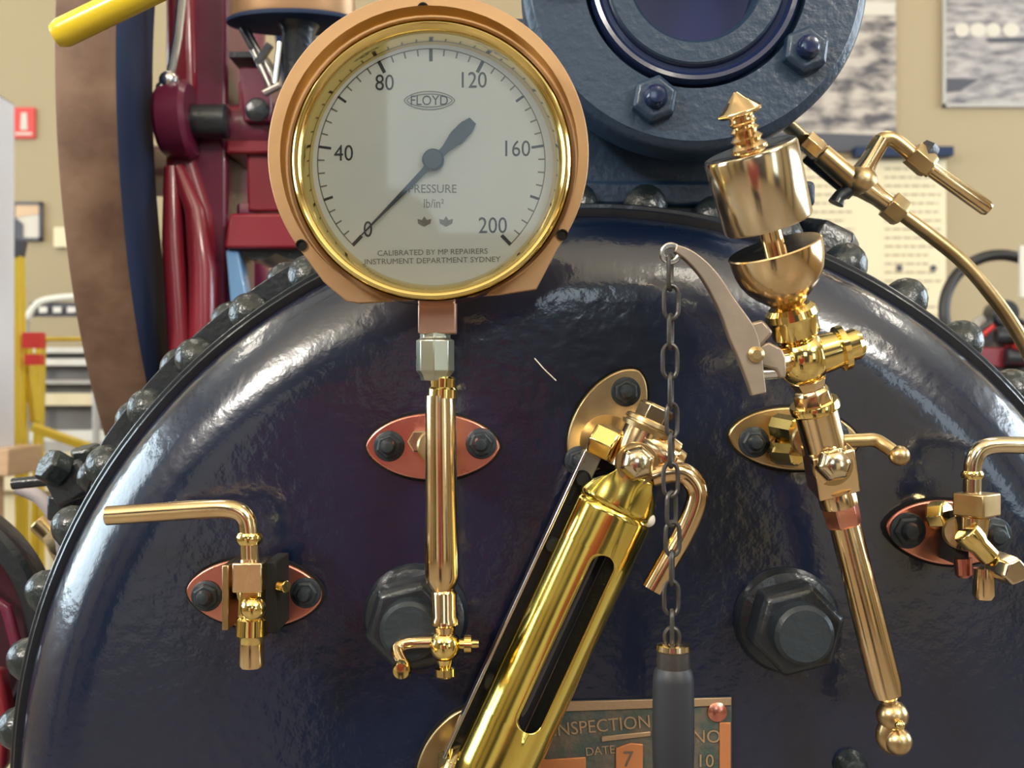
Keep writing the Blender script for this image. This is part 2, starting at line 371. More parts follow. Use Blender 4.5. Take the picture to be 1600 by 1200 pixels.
# big bolt heads by the saddle at the shoulder
for px, py in ((1325, 392),):
    a = math.radians(25.5); ax = Vector((math.sin(a), 0, math.cos(a)))
    MB().hexa(BC + ax * RB + Vector((0, .15, 0)), ax, .032, .042).build('saddle_nut', 'black_iron', boiler, bevel=.002)
# stay nuts on the end plate
def stay(px, py, dx, dy):
    c = Q(px, py, 0)
    w_ = MB().lathe(c, FWD, [(0, 0), (S(82), 0), (S(82), .004), (S(76), .010), (S(60), .013), (0, .013)], 40).build('stay_washer', 'black_iron', boiler)
    MB().hexa(c + Vector((0, -.012, 0)), FWD, S(73), .030, rot=.25).build('stay_nut', 'black_iron', boiler, bevel=.002)
    nut = LAST[0]
    MB().lathe(c + Vector((0, -.041, 0)), FWD, [(S(46), 0), (S(46), .0), (S(44), .013), (S(38), .016), (0, .016)], 32).build('stay_end', 'stud', nut)
stay(1228, 968, 0, 0); stay(650, 962, 0, 0)
MB().lathe(Q(1328, 1196, 0), FWD, [(0, 0), (S(26), 0), (S(25), .006), (S(16), .014), (0, .017)], 24).build('plug', 'rivet', boiler)
MB().tube([Q(835, 560, -.0003), Q(850, 577, -.0003), Q(869, 595, -.0003)], S(1.2), 6).build('scratch_mark', 'steel', boiler)
# supports under the barrel
for yy in (.35, 1.5):
    MB().box((BC.x, yy, .33), (.5, .10, .66)).build('support_leg', 'black_iron', boiler, bevel=.004)

# ------------------------------------------------------------------ cylinder casting above the boiler
FC = Q(1087, -38, .02)
cast = thing('cylinder_casting', 'slate blue round flanged iron casting bolted on top of the boiler', 'casting', (FC.x, .10, H + .14))
def R_(p): return S(p, .02)
MB().lathe(FC, FWD, [(0, -.05), (R_(246), -.05), (R_(272), -.045), (R_(273), -.008), (R_(268), -.004), (R_(262), -.002), (R_(258), 0), (R_(176), 0), (R_(172), -.008), (R_(168), -.010), (R_(100), -.010)], 128).build('end_flange', 'blue_iron', cast)
MB().lathe(FC, FWD, [(R_(169), -.012), (R_(168), -.002), (R_(163), .002), (R_(156), .001), (R_(150), -.003), (R_(143), -.003), (R_(139), .001), (R_(104), .001), (R_(100), -.003)], 128).build('cover_ring', 'blue_gloss', cast)
MB().lathe(FC, FWD, [(R_(139), .0012), (R_(136), .0024), (R_(106), .0024), (R_(101), -.0008), (R_(97), -.010)], 96).build('cover_face', 'blue_iron', cast)
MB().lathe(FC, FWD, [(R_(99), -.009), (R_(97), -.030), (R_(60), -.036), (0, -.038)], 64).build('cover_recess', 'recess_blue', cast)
for k in range(5):
    a = math.radians(125.5 + k * 73)
    c = FC + Vector((R_(207) * math.sin(a), 0, R_(207) * math.cos(a)))
    nu = MB().lathe(c, FWD, [(R_(37), -.001), (R_(37), .010), (R_(30), .013), (0, .013)], 6, rot=.4 + k).build('flange_nut', 'blue_iron', cast, bevel=.001)
    MB().lathe(c + Vector((0, -.012, 0)), FWD, [(R_(19), 0), (R_(18), .006), (R_(12), .010), (0, .011)], 24).build('stud_end', 'blue_gloss', nu)
# barrel of the cylinder and its saddle
MB().lathe(FC + Vector((0, .045, 0)), (0, 1, 0), [(0, 0), (R_(230), 0), (R_(230), .5), (0, .5)], 96).build('cylinder_body', 'blue_iron', cast)
zb = BC.z + RB - .015
sp = MB(); y0 = .10
a_, b_ = Q(790, 600, y0).x, Q(1215, 600, y0).x; c_, d_ = Q(720, 600, y0).x, Q(1252, 600, y0).x; e_ = Q(0, 240, y0).z
poly = [Vector((a_, y0, e_ + .12)), Vector((b_, y0, e_ + .12)), Vector((b_, y0, e_)), Vector((b_ + .006, y0, e_ - .03)), Vector((d_, y0, zb + .035)), Vector((d_, y0, zb - .04)), Vector((c_, y0, zb - .04)), Vector((c_, y0, zb + .035)), Vector((a_ - .006, y0, e_ - .03)), Vector((a_, y0, e_))]
sp.prism(poly, (0, .4, 0)).build('saddle', 'blue_iron', cast, bevel=.008, seg=3)
MB().box(((c_ + d_) / 2, .29, zb + .028), (d_ - c_ + .02, .40, .022)).build('saddle_foot', 'blue_iron', cast, bevel=.004)


# ------------------------------------------------------------------ pressure gauge
GY = -.10
gauge = thing('pressure_gauge', 'round brass pressure gauge with a cream dial reading zero', 'pressure gauge', Q(675, 470, GY + .03))
def G(px, py, y=GY): return Q(px, py, y)
pl = arc(669, 239, 252, -124, 124, 90); pl = [(x, y) for x, y in pl if True]
pl = arc(669, 239, 251, -127, 126, 90) + [(838, 452), (780, 461), (560, 474), (540, 470), (505, 440)]
pl = [p for p in pl]
# build plate ring as prism
MB().prism([Q(x, y, -.082) for x, y in pl], (0, .006, 0)).build('back_plate', 'tan_bronze', gauge, bevel=.0008)
for hx, hy in ((661, 13), (471, 383), (879, 367)):
    h_ = MB().lathe(Q(hx, hy, -.0822), FWD, [(S(8), -.001), (S(8), .0012), (S(6.2), .0012), (S(6.2), .0002), (0, .0002)], 20).build('screw_hole', 'hole', gauge)
gc = Q(674, 251, -.10)
def g_(p): return S(p, -.10)
MB().lathe(gc, FWD, [(g_(217), -.019), (g_(219), -.004), (g_(220), .001), (g_(218), .004), (g_(212), .006), (g_(205), .004), (g_(197), -.004), (g_(192), -.012), (g_(191), -.016)], 160).build('bezel_ring', 'polished', gauge, angle=60)
DY = -.10 + .014
dc_ = Q(674, 254, DY)
def d1(p): return S(p, DY)
MB().lathe(dc_, FWD, [(d1(200), -.002), (d1(200), 0), (0, 0)], 96).build('dial_face', 'dial', gauge)
def dialp(ang, r): a = math.radians(ang); return dc_ + Vector((d1(r) * math.sin(a), 0, d1(r) * math.cos(a)))
A0 = -136.5; SW = 272.5
marks = MB(); marks2 = MB(); e1 = Vector((0, -.0003, 0))
def tick(mb, ang, r1, r2, w_):
    a = math.radians(ang); t = Vector((math.cos(a), 0, -math.sin(a))) * d1(w_ / 2)
    p, q = dialp(ang, r1) + e1, dialp(ang, r2) + e1; mb.add([p - t, p + t, q + t, q - t], [(0, 1, 2, 3)])
for k in range(41):
    a = A0 + SW * k / 40
    if k % 4 == 0: tick(marks, a, 178.5, 158 if k % 8 == 0 or k == 20 else 163, 5.5 if k in (0, 16, 20, 24, 40) else 4)
    else: tick(marks2, a, 178, 167, 2.4)
pts = [dialp(A0 + SW * k / 120, 178.5) + e1 for k in range(121)]; pt2 = [dialp(A0 + SW * k / 120, 176.8) + e1 for k in range(121)]
marks2.add(pts + pt2, [(k, k + 1, 122 + k, 121 + k) for k in range(120)])
marks.build('major_tick_marks', 'ink', gauge, flat=True); marks2.build('minor_tick_marks', 'ink_grey', gauge, flat=True)
TZ = DY - .0001
for s_, x, y in (('0', 575, 358), ('40', 537, 239), ('80', 601, 129), ('120', 741, 125), ('160', 809, 232), ('200', 770, 352)):
    text(s_, d1(25), Q(x, y, TZ), 'dial_numeral', 'ink', gauge, ext=.0004, sx=.86)
text('PRESSURE', d1(13), Q(676, 295, TZ), 'dial_lettering', 'ink_grey', gauge, ext=.0004, sx=.95)
text('lb/in\u00b2', d1(14), Q(678, 318, TZ), 'dial_lettering', 'ink_grey', gauge, ext=.0004, sx=.8)
text('CALIBRATED BY MP REPAIRERS', d1(8.5), Q(676, 394, TZ), 'dial_lettering', 'ink_grey', gauge, ext=.0004, rot=.02, width=d1(172))
text('INSTRUMENT DEPARTMENT SYDNEY', d1(8.5), Q(676, 407, TZ), 'dial_lettering', 'ink_grey', gauge, ext=.0004, rot=.02, width=d1(212))
em = MB()
for cx in (663, 697):
    for k in range(3):
        a = math.radians(-42 + 42 * k); c = Q(cx, 354, TZ - .0004)
        for s1 in (1,):
            d_ = Vector((math.sin(a), 0, math.cos(a))); n_ = Vector((d_.z, 0, -d_.x))
            em.add([c, c + d_ * d1(10) + n_ * d1(4), c + d_ * d1(16), c + d_ * d1(10) - n_ * d1(4)], [(0, 1, 2, 3)])
em.build('dial_emblem', 'ink_grey', gauge, flat=True)
lg = MB()
for ra, rb in ((40, 15), (36, 11)):
    ps = [Q(671 + ra * math.cos(2 * PI * k / 48), 157 + rb * math.copysign(abs(math.sin(2 * PI * k / 48)) ** 1.25, math.sin(2 * PI * k / 48)), TZ - .0004) for k in range(48)]
    qs = [Q(671 + (ra - 1.6) * math.cos(2 * PI * k / 48), 157 + (rb - 1.6) * math.copysign(abs(math.sin(2 * PI * k / 48)) ** 1.25, math.sin(2 * PI * k / 48)), TZ - .0004) for k in range(48)]
    lg.add(ps + qs, [(k, (k + 1) % 48, 48 + (k + 1) % 48, 48 + k) for k in range(48)])
lg.build('dial_logo_border', 'ink_grey', gauge, flat=True)
text('FLOYD', d1(15), Q(671, 157, TZ), 'dial_logo_lettering', 'ink', gauge, ext=.0005, width=d1(58))
# needle
ny = DY - .004
tip, piv, tail = Vector((556, 376)), Vector((677, 250)), Vector((743, 184))
dr = (tail - tip).normalized(); nr = Vector((dr.y, -dr.x))
nd = [tip, tip + dr * 28 + nr * 4.5 if False else tip + dr * 3 + nr * .8]
outl = [(0, .6), (150, 4.5), (162, 6), (200, 6), (225, 12), (248, 11.5), (262, 7)]
L0 = (piv - tip).length
up_ = [tip + dr * t + nr * w_ for t, w_ in outl]; dn_ = [tip + dr * t - nr * w_ for t, w_ in reversed(outl)]
MB().prism([Q(p.x, p.y, ny) for p in up_ + dn_], (0, .0012, 0)).build('needle', 'needle', gauge, bevel=.0003)
MB().lathe(Q(677, 250, ny), FWD, [(0, -.005), (d1(17), -.001), (d1(17), .002), (d1(14), .0035), (0, .004)], 28).build('needle_hub', 'needle', gauge)
MB().lathe(Q(674, 251, -.1 + .001), FWD, [(g_(200), 0), (0, 0)], 64).build('dial_window', 'glass', gauge)
MB().lathe(Q(674, 251, -.083), FWD, [(S(205), 0), (S(205), .02)], 64).build('case_wall', 'polished', gauge)

# ------------------------------------------------------------------ gauge pipe and cock
gp = thing('gauge_pipe_cock', 'upright brass pipe and drain cock carrying the pressure gauge', 'pipe', Q(677, 697, 0))
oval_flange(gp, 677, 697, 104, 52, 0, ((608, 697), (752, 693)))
y = -.062
A = Q(684, 496, y); MB().box(A, (S(58, y), S(46, y), S(52, y))).build('square_union', 'pink_copper', gp, bevel=.0012)
along((680, 520), (680, 595), y, [(0, 0), (0, 24), (.12, 24), (.16, 30), (.8, 30), (.9, 24), (1, 22), (1, 0)], 8).build('hexagon_coupling', 'pale', gp, bevel=.0006)
along((692, 588), (691, 622), y, [(0, 0), (0, 17), (.1, 21), (.5, 20), (.6, 23), (1, 23), (1, 0)]).build('collar_ring', 'polished', gp)
along((688, 618), (691, 925), y, [(0, 0), (0, 23), (.05, 24), (.55, 25), (.8, 27), (.92, 27), (.96, 23), (1, 15), (1, 0)], 36).build('pipe_body', 'brass', gp)
along((694, 922), (695, 990), y, [(0, 0), (0, 17), (.08, 20), (.6, 19), (.68, 22), (.78, 22), (.84, 17), (1, 15), (1, 0)]).build('lower_sleeve', 'brass', gp)
MB().ball(Q(695, 1008, y), S(25, y), sq=1.0).build('cock_ball', 'polished', gp)
along((695, 1030), (696, 1058), y, [(0, 0), (0, 14), (.4, 10), (.5, 16), (.9, 16), (1, 13), (1, 0)]).build('drain_foot', 'polished', gp)
along((715, 1006), (748, 1006), y, [(0, 0), (0, 8), (.3, 8), (.32, 14), (.65, 14), (.7, 7), (1, 6), (1, 0)], 16).build('side_nipple', 'polished', gp)
MB().tube(smooth([Q(675, 1003, y), Q(648, 1004, y), Q(628, 1008, y), Q(620, 1018, y - .004), Q(630, 1040, y - .016)]), [S(9)] * 33, 14).build('cock_lever', 'brass', gp)
MB().lathe(Q(630, 1040, y - .008), FWD, [(0, 0), (S(13), .001), (S(14), .012), (S(11), .016), (0, .017)], 20).build('lever_knob', 'polished', gp)
MB().cyl(Q(677, 697, 0), Q(677, 697, -.055), S(24, 0)).build('flange_stub', 'dull_brass', gp)
MB().cyl(Q(655, 690, -.008), Q(655, 690, -.03), S(18, 0), n=6).build('stub_nut', 'brass', gp)

# ------------------------------------------------------------------ try cock on the left
tc = thing('try_cock', 'small brass try cock with a bent handle, below and outward of the gauge', 'valve', Q(400, 925, 0))
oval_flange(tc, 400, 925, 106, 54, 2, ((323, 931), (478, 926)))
y = -.055
hp = [Q(x, yy, y) for x, yy in ((166, 806), (230, 802), (300, 797), (348, 795))] + [Q(372, 799, y), Q(385, 811, y), Q(389, 830, y), Q(390, 850, y), Q(391, 882, y)]
MB().tube([hp[0]] + smooth(hp[2:], 6)[0:], S(15, y), 20).build('bent_handle', 'brass', tc, bevel=.0006)
along((390, 832), (390, 850), y, [(0, 0), (0, 18), (.3, 21), (.7, 21), (1, 18), (1, 0)]).build('handle_collar', 'polished', tc)
MB().box(Q(393, 898, y), (S(46, y), S(60, y), S(46, y))).build('valve_head', 'brass', tc, bevel=.0012)
MB().box(Q(395, 938, y + .002), (S(40, y), S(48, y), S(50, y)), taper=.85).build('valve_body', 'polished', tc, bevel=.003, seg=3)
MB().ball(Q(396, 950, y - .008), S(20, y)).build('plug_boss', 'polished', tc)
along((394, 960), (393, 1005), y, [(0, 0), (0, 18), (.15, 24), (.7, 25), (.8, 21), (1, 19), (1, 0)]).build('outlet_collar', 'polished', tc)
along((393, 998), (393, 1042), y, [(0, 0), (0, 19), (.9, 20), (1, 18), (1, 14), (.6, 13), (.6, 0)]).build('outlet_pipe', 'brass', tc)
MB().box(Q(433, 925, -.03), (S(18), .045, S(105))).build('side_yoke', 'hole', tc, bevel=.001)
MB().box(Q(364, 925, -.03), (S(10), .045, S(96))).build('side_yoke', 'dull_brass', tc, bevel=.001)
MB().cyl(Q(398, 925, -.006), Q(398, 925, -.05), S(26)).build('stub_pipe', 'brass', tc)
MB().cyl(Q(437, 915, -.052), Q(448, 917, -.056), S(9)).build('lock_pin', 'polished', tc)

# ------------------------------------------------------------------ water gauge: brass guard, cocks
wg = thing('water_gauge', 'slanting water gauge behind a slotted yellow brass guard', 'water gauge', Q(945, 655, 0))
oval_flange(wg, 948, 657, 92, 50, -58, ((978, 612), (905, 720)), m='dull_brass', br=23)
gy = -.048
T = Vector((962, 792)); Bt = Vector((748, 1255)); ax2 = (Bt - T).normalized(); pn = Vector((-ax2.y, ax2.x))  # pn points to the upper left... flipped below
if pn.x > 0: pn = -pn
Lg = (Bt - T).length; RG = 61.0
def gpt(t, a, rr=RG):                      # a = angle from facing the camera, positive to the other side
    c = T + ax2 * t; off = -pn * (math.sin(a) * rr); p = c + off
    base = Q(c.x, c.y, gy); q = Q(p.x, p.y, gy); return Vector((q.x, gy - S(rr, gy) * math.cos(a) * .92, q.z))
slot0 = (Vector((934, 856)) - T).dot(ax2); slot1 = (Vector((808, 1118)) - T).dot(ax2) + 3; ac = math.radians(12); hw = 19.5
ts = [0, 12, 25, 40, 55]
for k in range(9): ts.append(slot0 + hw * (1 - math.cos(PI / 2 * k / 8)))
for k in range(1, 12): ts.append(slot0 + hw + (slot1 - slot0 - 2 * hw) * k / 12)
for k in range(9): ts.append(slot1 - hw + hw * math.sin(PI / 2 * k / 8))
ts += [slot1 + 25, slot1 + 50, slot1 + 80, Lg]
ts = sorted(set(t for t in ts if t <= 30 or t >= 0)); gm = MB(); vs = []; fs = []; NA = 16
a_lo, a_hi = math.radians(-98), math.radians(98)
for t in ts:
    d0 = 0
    if slot0 < t < slot1:
        e = min(t - slot0, slot1 - t); d0 = hw if e >= hw else math.sqrt(max(0, hw * hw - (hw - e) ** 2))
    da = d0 / RG
    for k in range(NA + 1): vs.append(gpt(t, a_lo + (ac - da - a_lo) * k / NA))
    for k in range(NA + 1): vs.append(gpt(t, ac + da + (a_hi - ac - da) * k / NA))
W2 = 2 * (NA + 1)
for i in range(len(ts) - 1):
    for k in range(NA):
        for o_ in (0, NA + 1): fs.append((i * W2 + o_ + k, i * W2 + o_ + k + 1, (i + 1) * W2 + o_ + k + 1, (i + 1) * W2 + o_ + k))
gd = gm.add(vs, fs).build('brass_guard', 'guard', wg)
so = gd.modifiers.new('thickness', 'SOLIDIFY'); so.thickness = .0016; so.offset = 0
# flared yoke on top of the guard
vs = []; fs = []; NT = 8
for i in range(NT + 1):
    u = i / NT; e = u * u * (3 - 2 * u); t = -62 + 62 * u
    for k in range(NA + 1):
        am = 62 + 36 * e; a = math.radians(-am + 2 * am * k / NA); rr = RG; wv = (1 - e) * 32 + e * RG
        c = T + ax2 * t; off = -pn * (math.sin(a) * wv); p = c + off; q = Q(p.x, p.y, gy)
        vs.append(Vector((q.x, gy - S(RG, gy) * (.92 * math.cos(a) * e + (1 - e) * (.80 + .06 * math.cos(a))) , q.z)))
for i in range(NT):
    for k in range(NA): fs.append((i * (NA + 1) + k, i * (NA + 1) + k + 1, (i + 1) * (NA + 1) + k + 1, (i + 1) * (NA + 1) + k))
yk = MB().add(vs, fs).build('guard_yoke', 'guard', wg); so = yk.modifiers.new('thickness', 'SOLIDIFY'); so.thickness = .003; so.offset = 0
# back strip and glass
def strip(o0, o1, t0, t1, y0, y1, name, m):
    P = []
    for t, o in ((t0, o0), (t0, o1), (t1, o1), (t1, o0)):
        c = T + ax2 * t + pn * o; P.append(Q(c.x, c.y, y0))
    return MB().prism(P, (0, y1 - y0, 0)).build(name, m, wg, bevel=.0006)
strip(-58, 80, -28, Lg, -.030, -.026, 'guard_back_plate', 'black_iron')
strip(76, 81, -60, Lg - 40, -.048, -.026, 'guard_side_strip', 'steel')
strip(52, 80, -70, -22, -.040, -.036, 'side_clip', 'pale')
for t_, o_ in ((-18, 66), (95, 66), (330, 62)):
    c = T + ax2 * t_ + pn * o_; MB().lathe(Q(c.x, c.y, -.040), FWD, [(0, -.008), (S(13), -.008), (S(13), .003), (S(9), .006), (0, .006)], 20).build('strip_screw', 'hole', wg)
c0 = T + ax2 * -20; c1 = T + ax2 * (Lg - 20)
MB().cyl(Q(c0.x, c0.y, gy), Q(c1.x, c1.y, gy), S(20, gy), n=28).build('water_tube', 'handle', wg)
M['handle_gloss'] = mat('dark_glass_tube', (0.02, 0.02, 0.025), 0, 0.08, coat=1.0)
LAST[0].data.materials[0] = M['handle_gloss']
# upper cock
y = -.062
def wpt(t, o, yy=y): c = T + ax2 * t + pn * o; return Q(c.x, c.y, yy)
def walong(t0, t1, o, yy, prof, n=24):
    A_, B_ = wpt(t0, o, yy), wpt(t1, o, yy); L = (B_ - A_).length
    return MB().lathe(A_, B_ - A_, [(S(r, yy), t * L) for t, r in prof], n)
OFF = 6
walong(-58, -128, OFF, -.052, [(0, 0), (0, 34), (.4, 36), (.75, 37), (1, 37), (1, 0)], 28).build('cock_body', 'brass', wg, bevel=.0006)
walong(-126, -146, OFF, -.052, [(0, 0), (0, 41), (.35, 43), (.42, 38), (.55, 38), (.6, 41), (.9, 40), (1, 36), (1, 0)], 32).build('body_collar', 'dull_brass', wg)
walong(-144, -172, OFF, -.052, [(0, 0), (0, 29), (.85, 29), (1, 25), (1, 0)], 6).build('top_nut', 'brass', wg, bevel=.0006)
MB().domed(Q(994, 724, -.072), (0, -1, .12), S(29, -.07), .018, rot=.3).build('front_nut', 'nickel_brass', wg, bevel=.0015, seg=3)
MB().lathe(Q(994, 724, -.066), FWD, [(0, 0), (S(34, -.07), 0), (S(34, -.07), .006), (S(30), .008), (0, .008)], 28).build('nut_washer', 'dull_brass', wg)
MB().cyl(Q(928, 682, -.045), Q(965, 700, -.052), S(28, -.05), n=6).build('side_nut', 'polished', wg, bevel=.0008)
MB().lathe(Q(948, 690, -.004), FWD, [(S(44), 0), (S(40), .01), (S(27), .02), (S(25), .05), (0, .05)], 32).build('stub_pipe', 'dull_brass', wg)
lv = [(1018, 745), (1048, 738), (1072, 742), (1089, 765), (1085, 795), (1066, 838), (1045, 875), (1019, 921)]
MB().tube(smooth([Q(a, b, -.070) for a, b in lv]), [S(17, -.07)] * 57, 18).build('cock_lever', 'copper', wg)
LAST[0].data.materials[0] = M['brass']
along((1000, 690), (1062, 726), -.056, [(0, 0), (0, 30), (.4, 30), (.5, 34), (.8, 32), (.85, 24), (1, 22), (1, 0)]).build('plug_housing', 'brass', wg)
MB().ball(Q(1012, 812, -.06), S(12, -.06)).build('release_pin', 'steel', wg); LAST[0].data.materials[0] = M['white']
# lower cock, cut by the frame
oval_flange(wg, 712, 1180, 92, 50, -58, (), m='dull_brass')
MB().cyl(Q(700, 1196, -.03), Q(722, 1186, -.04), S(26, -.04), n=6).build('side_nut', 'polished', wg, bevel=.0008)
MB().cyl(Q(735, 1210, -.004), Q(735, 1210, -.05), S(40)).build('stub_pipe', 'dull_brass', wg)

# ------------------------------------------------------------------ whistle
wh = thing('steam_whistle', 'tall slanting brass steam whistle with a bell cylinder over a cup', 'whistle', Q(1235, 685, 0))
oval_flange(wh, 1238, 685, 102, 49, 3, ((1178, 691), (1302, 680)), m='dull_brass')
W0 = Vector((1150, 150)); W1 = Vector((1392, 1105)); wd = (W1 - W0).normalized(); wn = Vector((wd.y, -wd.x)); wy = lambda row: -.070 - max(0, 780 - row) / 955 * .112
def wp(py_, off=0):                        # point of the whistle axis on pixel row py_
    t = (py_ - W0.y) / wd.y; p = W0 + wd * t + wn * off; return (p.x, p.y)
def lean(p0, y0, p1, y1, prof, n=32):
    A = Q(*p0, y0); B = Q(*p1, y1); L = (B - A).length; ym = (y0 + y1) / 2
    return MB().lathe(A, B - A, [(S(r, ym), t * L) for t, r in prof], n)
def wa(y0, y1, prof, n=32): return lean(wp(y0), wy(y0), wp(y1), wy(y1), prof, n)
def V_(x, y, dy=0): return Q(x, y, wy(y) + dy)
wa(143, 182, [(0, 0), (.04, 4), (.35, 16), (.75, 36), (.85, 37), (.95, 30), (1, 18), (1, 0)], 8).build('finial_cap', 'brass', wh, bevel=.0005)
wa(178, 238, [(0, 0), (0, 18), (.14, 19), (.2, 22), (.3, 18), (.4, 24), (.5, 18), (.62, 26), (.72, 21), (.84, 29), (1, 30), (1, 0)], 24).build('finial_stem', 'brass', wh)
c_ = wa(232, 350, [(0, 0), (.0, 40), (.0, 66), (.02, 71), (.06, 73.5), (.5, 72), (.97, 70), (1, 68), (1, 60), (.6, 58), (.6, 0)], 72).build('bell_cylinder', 'nickel_brass', wh)
wa(338, 402, [(0, 0), (0, 17), (1, 17), (1, 0)], 24).build('stem_rod', 'brass', wh)
wa(386, 482, [(0, 0), (0, 40), (0, 71), (.02, 73), (.12, 73), (.28, 71), (.45, 66), (.6, 58), (.74, 46), (.86, 32), (.94, 23), (1, 20), (1, 0)], 72).build('whistle_cup', 'copper', wh)
LAST[0].data.materials[0] = M['brass']
wa(386, 390, [(0, 0), (0, 32), (1, 34), (1, 0)], 32).build('cup_slot', 'hole', wh)
wa(478, 530, [(0, 0), (0, 32), (.12, 39), (.3, 41), (.4, 38), (.85, 37), (.92, 33), (1, 28), (1, 0)], 40).build('neck_collar', 'polished', wh)
MB().ball(V_(*wp(560)), S(42, wy(560)), 28, sq=1.05).build('cross_body', 'polished', wh)
along((1255, 562), (1345, 535), wy(555), [(0, 0), (0, 34), (.4, 31), (.6, 29), (.62, 36), (.72, 36), (.74, 24), (.92, 25), (1, 20), (1, 0)]).build('side_plug', 'polished', wh)
wa(592, 632, [(0, 0), (0, 30), (.35, 24), (.5, 29), (1, 31), (1, 0)], 8).build('hexagon_neck', 'brass', wh, bevel=.0006)
wa(628, 642, [(0, 0), (0, 37), (.3, 39), (.8, 39), (1, 36), (1, 0)], 40).build('sleeve_rim', 'polished', wh)
wa(640, 702, [(0, 0), (0, 33), (1, 33), (1, 0)], 40).build('sleeve', 'brass', wh)
R3 = Matrix.Rotation(math.atan2(-wd.x, wd.y) * 1.0, 3, 'Y')
R3 = Matrix.Rotation(-math.atan2(wd.x, wd.y), 3, 'Y') @ Matrix.Rotation(math.radians(19), 3, 'X')
k7 = wy(732)
MB().box(V_(*wp(732)), (S(66, k7), S(60, k7), S(74, k7)), rot=R3).build('cock_block', 'brass', wh, bevel=.0014)
MB().domed(Q(wp(728)[0] + 2, 726, k7 - .014), (0, -1, .1), S(28, k7), .015, rot=.2).build('front_nut', 'nickel_brass', wh, bevel=.0015, seg=3)
MB().lathe(Q(wp(728)[0] + 2, 726, k7 - .010), (0, -1, -.25), [(0, 0), (S(31, k7), 0), (S(31, k7), .005), (0, .005)], 28).build('nut_washer', 'dull_brass', wh)
wa(762, 788, [(0, 0), (0, 32), (.2, 28), (.5, 30), (1, 30), (1, 0)], 32).build('lower_collar', 'brass', wh)
wa(785, 824, [(0, 0), (0, 28), (.1, 29), (.85, 28), (1, 24), (1, 0)], 6).build('hexagon_coupling', 'copper', wh, bevel=.0006)
wa(822, 1095, [(0, 0), (0, 24), (.5, 25), (.9, 25), (.97, 22), (1, 12), (1, 0)], 36).build('steam_pipe', 'brass', wh)
wa(1090, 1105, [(0, 0), (0, 12), (1, 13), (1, 0)]).build('pipe_tip', 'dull_brass', wh)
MB().ball(V_(1394, 1118), S(24, -.04), 20).build('drain_ball', 'dull_brass', wh)
MB().tube(smooth([V_(1392, 1125), V_(1384, 1150), V_(1394, 1163), V_(1404, 1158, -.006)]), [S(15)] * 25, 14).build('drain_elbow', 'dull_brass', wh)
MB().ball(V_(1403, 1158, -.004), S(21, -.04), 20).build('drain_cap', 'dull_brass', wh)
MB().ball(V_(1406, 1133, -.014), S(8, -.04), 12).build('drain_screw', 'polished', wh)
MB().tube(smooth([Q(1300, 690, k7), Q(1345, 688, k7), Q(1367, 688, k7), Q(1385, 698, k7 - .004), Q(1403, 711, k7 - .008)]), [S(11, k7)] * 33, 16).build('valve_handle', 'dull_brass', wh)
MB().ball(Q(1405, 712, k7 - .009), S(16, k7), 20).build('handle_knob', 'dull_brass', wh)
MB().cyl(Q(1258, 686, -.006), Q(1266, 688, -.066), S(26)).build('stub_pipe', 'dull_brass', wh)
MB().cyl(Q(1212, 665, -.012), Q(1248, 672, -.03), S(20), n=8).build('stub_nut', 'polished', wh)
MB().cyl(Q(1212, 705, -.012), Q(1248, 708, -.03), S(20), n=8).build('stub_nut', 'polished', wh)
# lever with ring
ly = -.115
lc = smooth([Vector((1048, 388, 5)), Vector((1075, 402, 9)), Vector((1105, 432, 12)), Vector((1133, 478, 15)), Vector((1155, 520, 21)), Vector((1166, 550, 19)), Vector((1176, 590, 14)), Vector((1182, 616, 11))])
lft = []; rgt = []
for i, p in enumerate(lc):
    a, b = lc[max(i - 1, 0)], lc[min(i + 1, len(lc) - 1)]; t = Vector((b.x - a.x, b.y - a.y)).normalized(); n_ = Vector((t.y, -t.x))
    lft.append((p.x + n_.x * p.z, p.y + n_.y * p.z)); rgt.append((p.x - n_.x * p.z, p.y - n_.y * p.z))
lft, rgt = lft[2:], rgt[2:]
MB().prism([Q(x, y_, ly) for x, y_ in lft + rgt[::-1]], (0, -.009, 0)).build('pull_lever', 'bronze_lever', wh, bevel=.0022, seg=3)
MB().prism([Q(x, y_, ly) for x, y_ in ((1150, 510), (1188, 500), (1205, 520), (1180, 548), (1158, 560))], (0, -.008, 0)).build('lever_horn', 'bronze_lever', wh, bevel=.002)
MB().tube([Q(1048 + 13 * math.cos(2 * PI * k / 24), 396 + 13 * math.sin(2 * PI * k / 24), ly - .004) for k in range(24)], S(4.2), 10, closed=True).build('lever_eye', 'bronze_lever', wh)
LAST[0].data.materials[0] = M['steel']
MB().prism([Q(x, y_, ly + .006) for x, y_ in ((1172, 545), (1195, 535), (1215, 545), (1222, 560), (1222, 590), (1212, 592), (1206, 578), (1190, 574), (1172, 568))], (0, -.012, 0)).build('pivot_bracket', 'bronze_lever', wh, bevel=.0015)
MB().lathe(Q(1181, 554, ly - .009), FWD, [(0, 0), (S(11), 0), (S(11), .002), (S(6), .004), (0, .004)], 20).build('pivot_pin', 'dull_brass', wh)
MB().cyl(Q(1188, 584, ly), Q(1215, 582, ly), S(8)).build('push_rod', 'steel', wh)
MB().cyl(Q(1205, 566, ly + .004), Q(1240, 560, wy(560)), S(20)).build('lever_socket', 'brass', wh)

